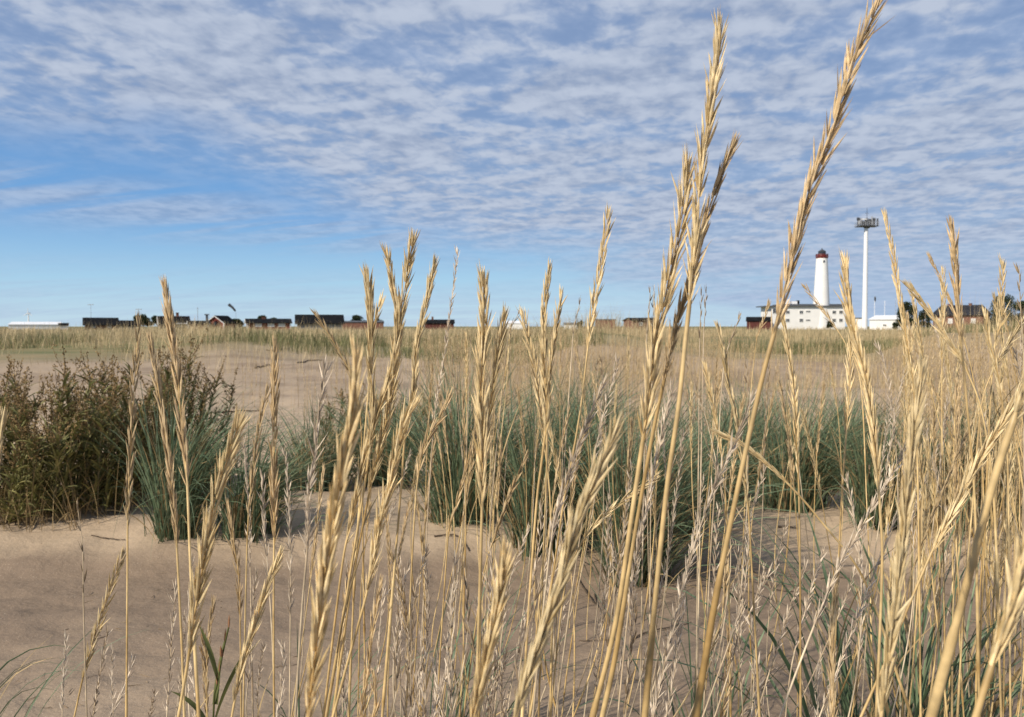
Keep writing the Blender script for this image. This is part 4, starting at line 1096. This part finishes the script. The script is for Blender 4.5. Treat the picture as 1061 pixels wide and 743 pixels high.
# radar mast
D = 262; s_ = S(D)
p = at(895.8, 341, D); p[2] = gz(p[0], p[1]) - 0.1
ms = thing('radar_mast', p, 'tall slim white mast carrying a dark antenna platform', 'mast')
zt = H(237.5, D); zz = np.linspace(0, zt, 10)
mb = MB(); mb.tube(np.stack([np.full(10, p[0]), np.full(10, p[1]), p[2] + zz], 1), np.interp(zz, [0, zt], [2.8 * s_, 1.9 * s_]), 20); mb.build('column', 'white_metal', ms, True)
mb = MB(); c = p + np.array([0.2, 0, zt])
mb.tube([c, c + np.array([0, 0, 0.5])], [2.4 * s_, 4.0 * s_], 12)
mb.box(c + np.array([0, 0, 0.6]), (20 * s_, 3.6, 0.22)); pf = mb.build('platform', 'dark_steel', ms)
mb = MB()
for k in range(11):
    for yy in (-1.75, 1.75):
        q = c + np.array([(-10 + 2 * k) * s_, yy, 0.7]); mb.tube([q, q + np.array([0, 0, 1.3])], 0.06, 4)
for zz_ in (1.0, 1.5, 2.0):
    for yy in (-1.75, 1.75): mb.tube([c + np.array([-10 * s_, yy, zz_]), c + np.array([10 * s_, yy, zz_])], 0.06, 4)
mb.build('railing', 'grey_steel', pf)
for k, (dx, dz, sx, sz, m_) in enumerate(((-8.3, 1.7, 1.5, 1.1, 'grey_steel'), (-5, 1.4, 1.2, 1.3, 'dark_steel'), (-1.5, 1.9, 0.9, 2.2, 'dark_steel'), (1.5, 1.8, 0.9, 1.9, 'dark_steel'), (4.6, 2.2, 0.7, 2.6, 'grey_steel'), (7.2, 2.0, 0.9, 2.0, 'dark_steel'), (9.6, 1.7, 0.6, 2.4, 'dark_steel'))):
    mb = MB(); q = c + np.array([dx * s_, -0.9 + 0.4 * (k % 3), dz]); mb.tube([q - np.array([0, 0, sz / 2]), q + np.array([0, 0, sz / 2])], sx / 2 * 0.8, 10); mb.build('antenna', m_, pf)
mb = MB(); mb.box(c + np.array([-5 * s_, -0.3, 2.75]), (9 * s_, 0.5, 0.32)); mb.build('radar_bar', 'white_metal', pf)
for k in range(14):
    q = c + np.array([rng.uniform(-9.5, 9.5) * s_, rng.uniform(-1.6, 1.6), 0.7]); hh = rng.uniform(1.5, 2.4)
    mb = MB(); mb.tube([q, q + np.array([0, 0, hh])], 0.07, 5); mb.box(q + np.array([0, 0, hh]), (rng.uniform(0.25, 0.8), 0.3, rng.uniform(0.3, 1.1))); mb.build('antenna', ('dark_steel', 'grey_steel', 'dark_steel')[k % 3], pf)
mb = MB(); mb.tube([c + np.array([0, 0, 0.7]), c + np.array([0, 0, H(216.5, D) - zt])], [0.1, 0.05], 6)
mb.tube([c + np.array([-0.6, 0, 4.6]), c + np.array([0.6, 0, 4.6])], 0.05, 4); mb.build('whip', 'dark_steel', pf)

house('low_building', 924, 262, 42 * S(262), 8, H(331.5, 262), H(327.8, 262), 0.0, 'white', 'white_metal', 'long low white building right of the mast', 'building', over=0.35, hip=2, windows=((-2, 1.5), (2.5, 1.5)), win_size=(0.8, 0.5))
house('annex', 887, 275, 13 * S(275), 6, H(330.5, 275), H(330.5, 275), 0.0, 'white', 'roof_grey', 'small white annex with grey roof edge left of the mast', 'building', over=0.2)
for px_, top_, flag, lab in ((905.8, 307.5, True, 'slim white flagpole with a furled dark flag right of the mast'), (916.3, 313, False, 'shortest bare white flagpole right of the mast'), (927.6, 309.5, False, 'bare white flagpole left of the dark round tree')):
    p = at(px_, 341, 275); p[2] = gz(p[0], p[1]); t = thing('flagpole', p, lab, 'flagpole', 'flagpoles by the low white building')
    hh = H(top_, 275); mb = MB(); mb.tube([p, p + np.array([0, 0, hh])], [0.13, 0.07], 8); mb.build('pole', 'white_metal', t)
    if flag:
        q = p + np.array([0.12, 0, hh]); mb = MB(); mb.tube([q, q - np.array([0, 0, 0.6]), q - np.array([-0.05, 0, 1.3]), q - np.array([0, 0, 1.9])], [0.12, 0.3, 0.26, 0.1], 7); mb.build('flag', 'dark_steel', t, True)
    else:
        mb = MB(); mb.tube([p + np.array([0, 0, hh]), p + np.array([0, 0, hh + 0.15])], 0.12, 8); mb.build('finial', 'white_metal', t)
tree(939.5, 250, 312.5, 19, 'dark round tree beside the long low white building', blobs=11, trunk_h=0.2)
tree(958, 262, 318, 13, 'smaller dark tree left of the red brick house', blobs=7, n=1500, trunk_h=0.15)
tree(860, 245, 333.3, 6, 'small dark bush at the foot of the lighthouse', cat='bush', name='bush', blobs=5, n=700, trunk_h=0.1)
tree(928, 240, 335, 6, 'small dark bush in front of the long low building', cat='bush', name='bush', blobs=5, n=600, trunk_h=0.1)
D = 240
house('brick_house', 996, D, 46 * S(D), 9, H(326.5, D), H(317.4, D), -0.22, 'brick', 'roof_tile', 'red brick house with dark hipped roof at right', 'house', hip=1.6, over=0.6, chimneys=((-3.2, 0.7, 0.4), (2.2, 0.7, 0.5)),
      windows=((-4.4, 2.6), (-1.8, 2.6), (1.0, 2.6), (4.0, 2.6)), win_size=(0.9, 1.2), win_mat='curtain')
tree(1039, 245, 304.5, 22, 'dark pine, tallest of those at the right edge', name='pine_tree', blobs=13, trunk_h=0.15)
tree(1057, 250, 309.5, 17, 'dark pine cut by the right edge', name='pine_tree', blobs=10, trunk_h=0.15)
tree(1030, 252, 324, 14, 'low dark bush between the brick house and the pines', cat='bush', name='bush', blobs=7, n=1200, trunk_h=0.1)

# floodlight masts and a thin pole on the left skyline
for px_, top_, lab in ((94.5, 316.5, 'floodlight mast over the larger dark-roofed barn'), (144, 321.3, 'floodlight mast over the round dark tree')):
    p = at(px_, 341, 300); p[2] = gz(p[0], p[1]); t = thing('floodlight_mast', p, lab, 'floodlight mast', 'floodlight masts on the left skyline')
    hh = H(top_, 300); mb = MB(); mb.tube([p, p + np.array([0, 0, hh])], [0.09, 0.05], 6); mb.build('pole', 'grey_steel', t)
    mb = MB(); mb.box(p + np.array([0, 0, hh + 0.1]), (2.0, 0.35, 0.22)); mb.build('lamp_head', 'grey_steel', t)
p = at(205, 341, 250); p[2] = gz(p[0], p[1]); t = thing('radio_pole', p, 'thin grey pole above the low red shed', 'pole')
hh = H(319, 250); mb = MB(); mb.tube([p, p + np.array([0, 0, hh])], [0.11, 0.06], 6); mb.build('pole', 'grey_steel', t)
mb = MB(); mb.tube([p + np.array([-0.4, 0, hh * 0.93]), p + np.array([0.4, 0, hh * 0.93])], 0.04, 4); mb.build('crossarm', 'grey_steel', t)
# windsock on its mast over the red cottage
D = 240; p = at(244.5, 341, D); p[2] = gz(p[0], p[1]); t = thing('windsock', p, 'dark windsock drooping above the red gabled cottage', 'windsock')
e = at(244.5, 323.5, D); mb = MB(); mb.tube([p, e], [0.05, 0.035], 6); mb.build('pole', 'grey_steel', t)
a_, b_ = at(244, 322.5, D), at(237, 315.5, D); mb = MB(); mb.tube(catmull([a_, at(241, 318.8, D), b_], 7), [0.2, 0.32, 0.30, 0.36, 0.32, 0.40, 0.42], 10); mb.build('sock', 'dark_steel', t, True)

# ------------------------------------------------------------------ labels for the remaining stalks
LM = [(0, 'white shed'), (66, 'dark barns'), (138, 'round tree'), (170, 'black-roofed house'), (218, 'red cottage'), (254, 'long red house'), (306, 'dark hall'), (356, 'brown row'),
      (432, 'low dark shed'), (500, 'low white shed'), (555, 'grey-roofed shed'), (612, 'brick-red box'), (645, 'brick-red shed'), (700, 'tallest ear'), (770, 'dark shed'), (798, 'white station'),
      (838, 'lighthouse'), (880, 'white mast'), (912, 'flagpoles'), (935, 'round tree'), (966, 'brick house'), (1026, 'dark pines'), (1100, '')]
KN = {'g': 'golden', 't': 'tan', 's': 'silvery', 'k': 'dark thin'}


def zone(x, y):
    if y < 338: return 'tip over skyline above'
    if y < 372: return 'tip on far meadow under'
    if y < 440: return 'tip on far sand below'
    if y < 520: return 'tip among clumps below'
    if y < 600: return 'tip at clump feet below'
    if y < 650: return 'tip over near sand below'
    return 'tip near bottom edge below'


cells = {}
for r in STALKS:
    if r['lab']: continue
    x, y = r['tip']
    lm = [b for (a, b), (c, _) in zip(LM, LM[1:]) if a <= x < c] or ['dark pines']
    le = 'leaning left' if r['dx'] < -0.06 else 'leaning right' if r['dx'] > 0.10 else 'upright'
    key = f"{KN[r['kind']]} {'stalk' if r['kind'] == 'k' else 'ear'} {le}, {zone(x, y)} {lm[0]}"
    cells.setdefault(key, []).append(r)
ORD = ['leftmost', 'second', 'third', 'fourth', 'fifth', 'sixth', 'seventh', 'eighth', 'ninth', 'tenth', 'eleventh', 'twelfth']
NUM = ['', '', 'two', 'three', 'four', 'five', 'six', 'seven', 'eight', 'nine', 'ten', 'eleven', 'twelve']
for key, rs in cells.items():
    rs.sort(key=lambda r: r['tip'][0])
    for k, r in enumerate(rs):
        if len(rs) == 1: lab = key
        elif len(rs) == 2: lab = key + (', left of two' if k == 0 else ', right of two')
        elif k == len(rs) - 1: lab = key + f', rightmost of {NUM[len(rs)]}'
        else: lab = key + (f', leftmost of {NUM[len(rs)]}' if k == 0 else f', {ORD[k]} from left of {NUM[len(rs)]}')
        r['o']['label'] = lab
print('stalks', len(STALKS))

# ------------------------------------------------------------------ light and sky
SUN_EL = math.radians(36)
az = math.radians(228)                     # clockwise from +Y: behind and to the left
Sv = Vector((math.sin(az) * math.cos(SUN_EL), math.cos(az) * math.cos(SUN_EL), math.sin(SUN_EL)))
sl = bpy.data.lights.new('sun', 'SUN'); sl.energy = 4.8; sl.angle = math.radians(1.0); sl.color = (1.0, 0.90, 0.76)
so = bpy.data.objects.new('sun', sl); COL.objects.link(so); so.rotation_euler = (-Sv).to_track_quat('-Z', 'Y').to_euler(); so.location = (-20, -20, 30)

w = bpy.data.worlds.new('World'); scene.world = w; w.use_nodes = True
nt = w.node_tree; N = nt.nodes; L = nt.links; N.clear()
out = N.new('ShaderNodeOutputWorld'); bg = N.new('ShaderNodeBackground'); L.new(bg.outputs[0], out.inputs[0])
bg.inputs['Strength'].default_value = 0.093
sky = N.new('ShaderNodeTexSky'); sky.sky_type = 'NISHITA'; sky.sun_disc = False
sky.sun_elevation = SUN_EL; sky.sun_rotation = az; sky.air_density = 1.0; sky.dust_density = 0.5; sky.ozone_density = 1.6
tc = N.new('ShaderNodeTexCoord')
sep = N.new('ShaderNodeSeparateXYZ'); L.new(tc.outputs['Generated'], sep.inputs[0])


def mth(op, a, b=None, c=None, clamp=False):
    n = N.new('ShaderNodeMath'); n.operation = op; n.use_clamp = clamp
    for i_, v in enumerate((a, b, c)):
        if v is None: continue
        if isinstance(v, (int, float)): n.inputs[i_].default_value = v
        else: L.new(v, n.inputs[i_])
    return n.outputs[0]


def rmap(f, a, b, lo=0.0, hi=1.0, smooth=True):
    n = N.new('ShaderNodeMapRange'); n.interpolation_type = 'SMOOTHSTEP' if smooth else 'LINEAR'
    n.inputs[1].default_value = a; n.inputs[2].default_value = b; n.inputs[3].default_value = lo; n.inputs[4].default_value = hi
    L.new(f, n.inputs[0]); return n.outputs[0]


def mixrgb(f, a, b):
    x = N.new('ShaderNodeMix'); x.data_type = 'RGBA'
    for i_, v in ((0, f), (6, a), (7, b)):
        if isinstance(v, tuple): x.inputs[i_].default_value = (*v, 1)
        elif isinstance(v, (int, float)): x.inputs[i_].default_value = v
        else: L.new(v, x.inputs[i_])
    return x.outputs[2]


zc = mth('MAXIMUM', sep.outputs[2], 0.0)
den = mth('ADD', zc, 0.10)
u = mth('DIVIDE', sep.outputs[0], den); v = mth('DIVIDE', sep.outputs[1], den)
com = N.new('ShaderNodeCombineXYZ'); L.new(u, com.inputs[0]); L.new(v, com.inputs[1])


def cnoise(rot, sx, sy, scale, detail, rough=0.55, dist=0.0, off=(0, 0, 0)):
    mp = N.new('ShaderNodeMapping'); mp.vector_type = 'TEXTURE' if False else 'POINT'
    mp.inputs['Rotation'].default_value = (0, 0, math.radians(rot)); mp.inputs['Scale'].default_value = (1, 1, 1); mp.inputs['Location'].default_value = off
    L.new(com.outputs[0], mp.inputs['Vector'])
    m2 = N.new('ShaderNodeMapping'); m2.inputs['Scale'].default_value = (sx, sy, 1); L.new(mp.outputs[0], m2.inputs['Vector'])
    n = N.new('ShaderNodeTexNoise'); n.inputs['Scale'].default_value = scale; n.inputs['Detail'].default_value = detail
    n.inputs['Roughness'].default_value = rough; n.inputs['Distortion'].default_value = dist
    L.new(m2.outputs[0], n.inputs['Vector']); return n.outputs['Fac']


# coverage: cloud sheet from upper right, clear band low at left
azim = mth('ARCTAN2', sep.outputs[0], sep.outputs[1])          # 0 ahead, + right (radians)
elev = mth('ARCSINE', sep.outputs[2])
big = cnoise(20, 1, 1, 0.9, 4, 0.55)
line = mth('ADD', mth('MULTIPLY', azim, -0.27), 0.058)           # lower edge of the sheet
edge_ = mth('SUBTRACT', elev, line)
edge_ = mth('ADD', edge_, mth('MULTIPLY', mth('SUBTRACT', big, 0.5), 0.20))
cover = rmap(edge_, -0.03, 0.085)
rip = cnoise(24, 1.0, 1.1, 6.2, 3, 0.45, 0.2)
rip2 = cnoise(12, 1.45, 1.05, 13.0, 5, 0.55, 0.3, (3, 7, 0))
cell = mth('ADD', mth('MULTIPLY', rip, 0.6), mth('MULTIPLY', rip2, 0.4))
holes = cnoise(25, 1.0, 1.1, 1.7, 5, 0.55, 0.4, (5, 1, 0))
dens = rmap(mth('ADD', cell, mth('MULTIPLY', mth('SUBTRACT', holes, 0.5), 0.9)), 0.33, 0.56)
low = rmap(elev, 0.02, 0.22, 0.9, 0.0)
dens = mth('MAXIMUM', dens, mth('MULTIPLY', low, 0.85))
a1 = mth('MULTIPLY', cover, mth('ADD', mth('MULTIPLY', dens, 0.38), 0.58))
# wispy bank at left below the sheet
wis = cnoise(14, 0.4, 1.5, 1.6, 6, 0.6, 0.5, (1, 2, 0))
wl = mth('ADD', mth('MULTIPLY', azim, -0.08), 0.095)
wd_ = mth('ABSOLUTE', mth('SUBTRACT', elev, wl))
bank = mth('MULTIPLY', rmap(wd_, 0.0, 0.05, 1.0, 0.0), rmap(wis, 0.36, 0.6))
bank = mth('MULTIPLY', bank, rmap(azim, -0.12, 0.02, 0.6, 0.0))
bank2 = mth('MULTIPLY', rmap(elev, 0.0, 0.10, 0.4, 0.0), rmap(wis, 0.38, 0.62, 0.0, 1.0))
alpha = mth('MAXIMUM', a1, mth('MAXIMUM', bank, bank2), clamp=True)
ccol = mixrgb(rmap(cell, 0.34, 0.64), (3.05, 3.8, 5.35), (5.2, 5.85, 7.1))
ccol = mixrgb(rmap(elev, 0.0, 0.14, 0.6, 0.0), ccol, (3.9, 5.3, 7.6))
cr = N.new('ShaderNodeValToRGB'); L.new(rmap(elev, 0.0, 0.5, 0, 1, False), cr.inputs[0])
e_ = cr.color_ramp.elements
e_[0].position = 0.0; e_[0].color = (.56, .76, .90, 1); e_[1].position = 1.0; e_[1].color = (.075, .17, .42, 1)
for pos, c in ((0.10, (.38, .645, .88)), (0.24, (.165, .40, .77)), (0.5, (.10, .275, .61))):
    k_ = e_.new(pos); k_.color = (*c, 1)
rs = N.new('ShaderNodeVectorMath'); rs.operation = 'SCALE'; rs.inputs['Scale'].default_value = 10.0; L.new(cr.outputs[0], rs.inputs[0])
skyc = mixrgb(0.85, sky.outputs[0], rs.outputs[0])
fin = mixrgb(alpha, skyc, ccol)
L.new(fin, bg.inputs['Color'])

vs = scene.view_settings
scene.display_settings.display_device = 'sRGB'
vs.view_transform = 'Standard'; vs.look = 'None'; vs.exposure = 0.1; vs.gamma = 1.0; vs.use_curve_mapping = False
scene.cycles.use_denoising = True
scene.cycles.max_bounces = 6
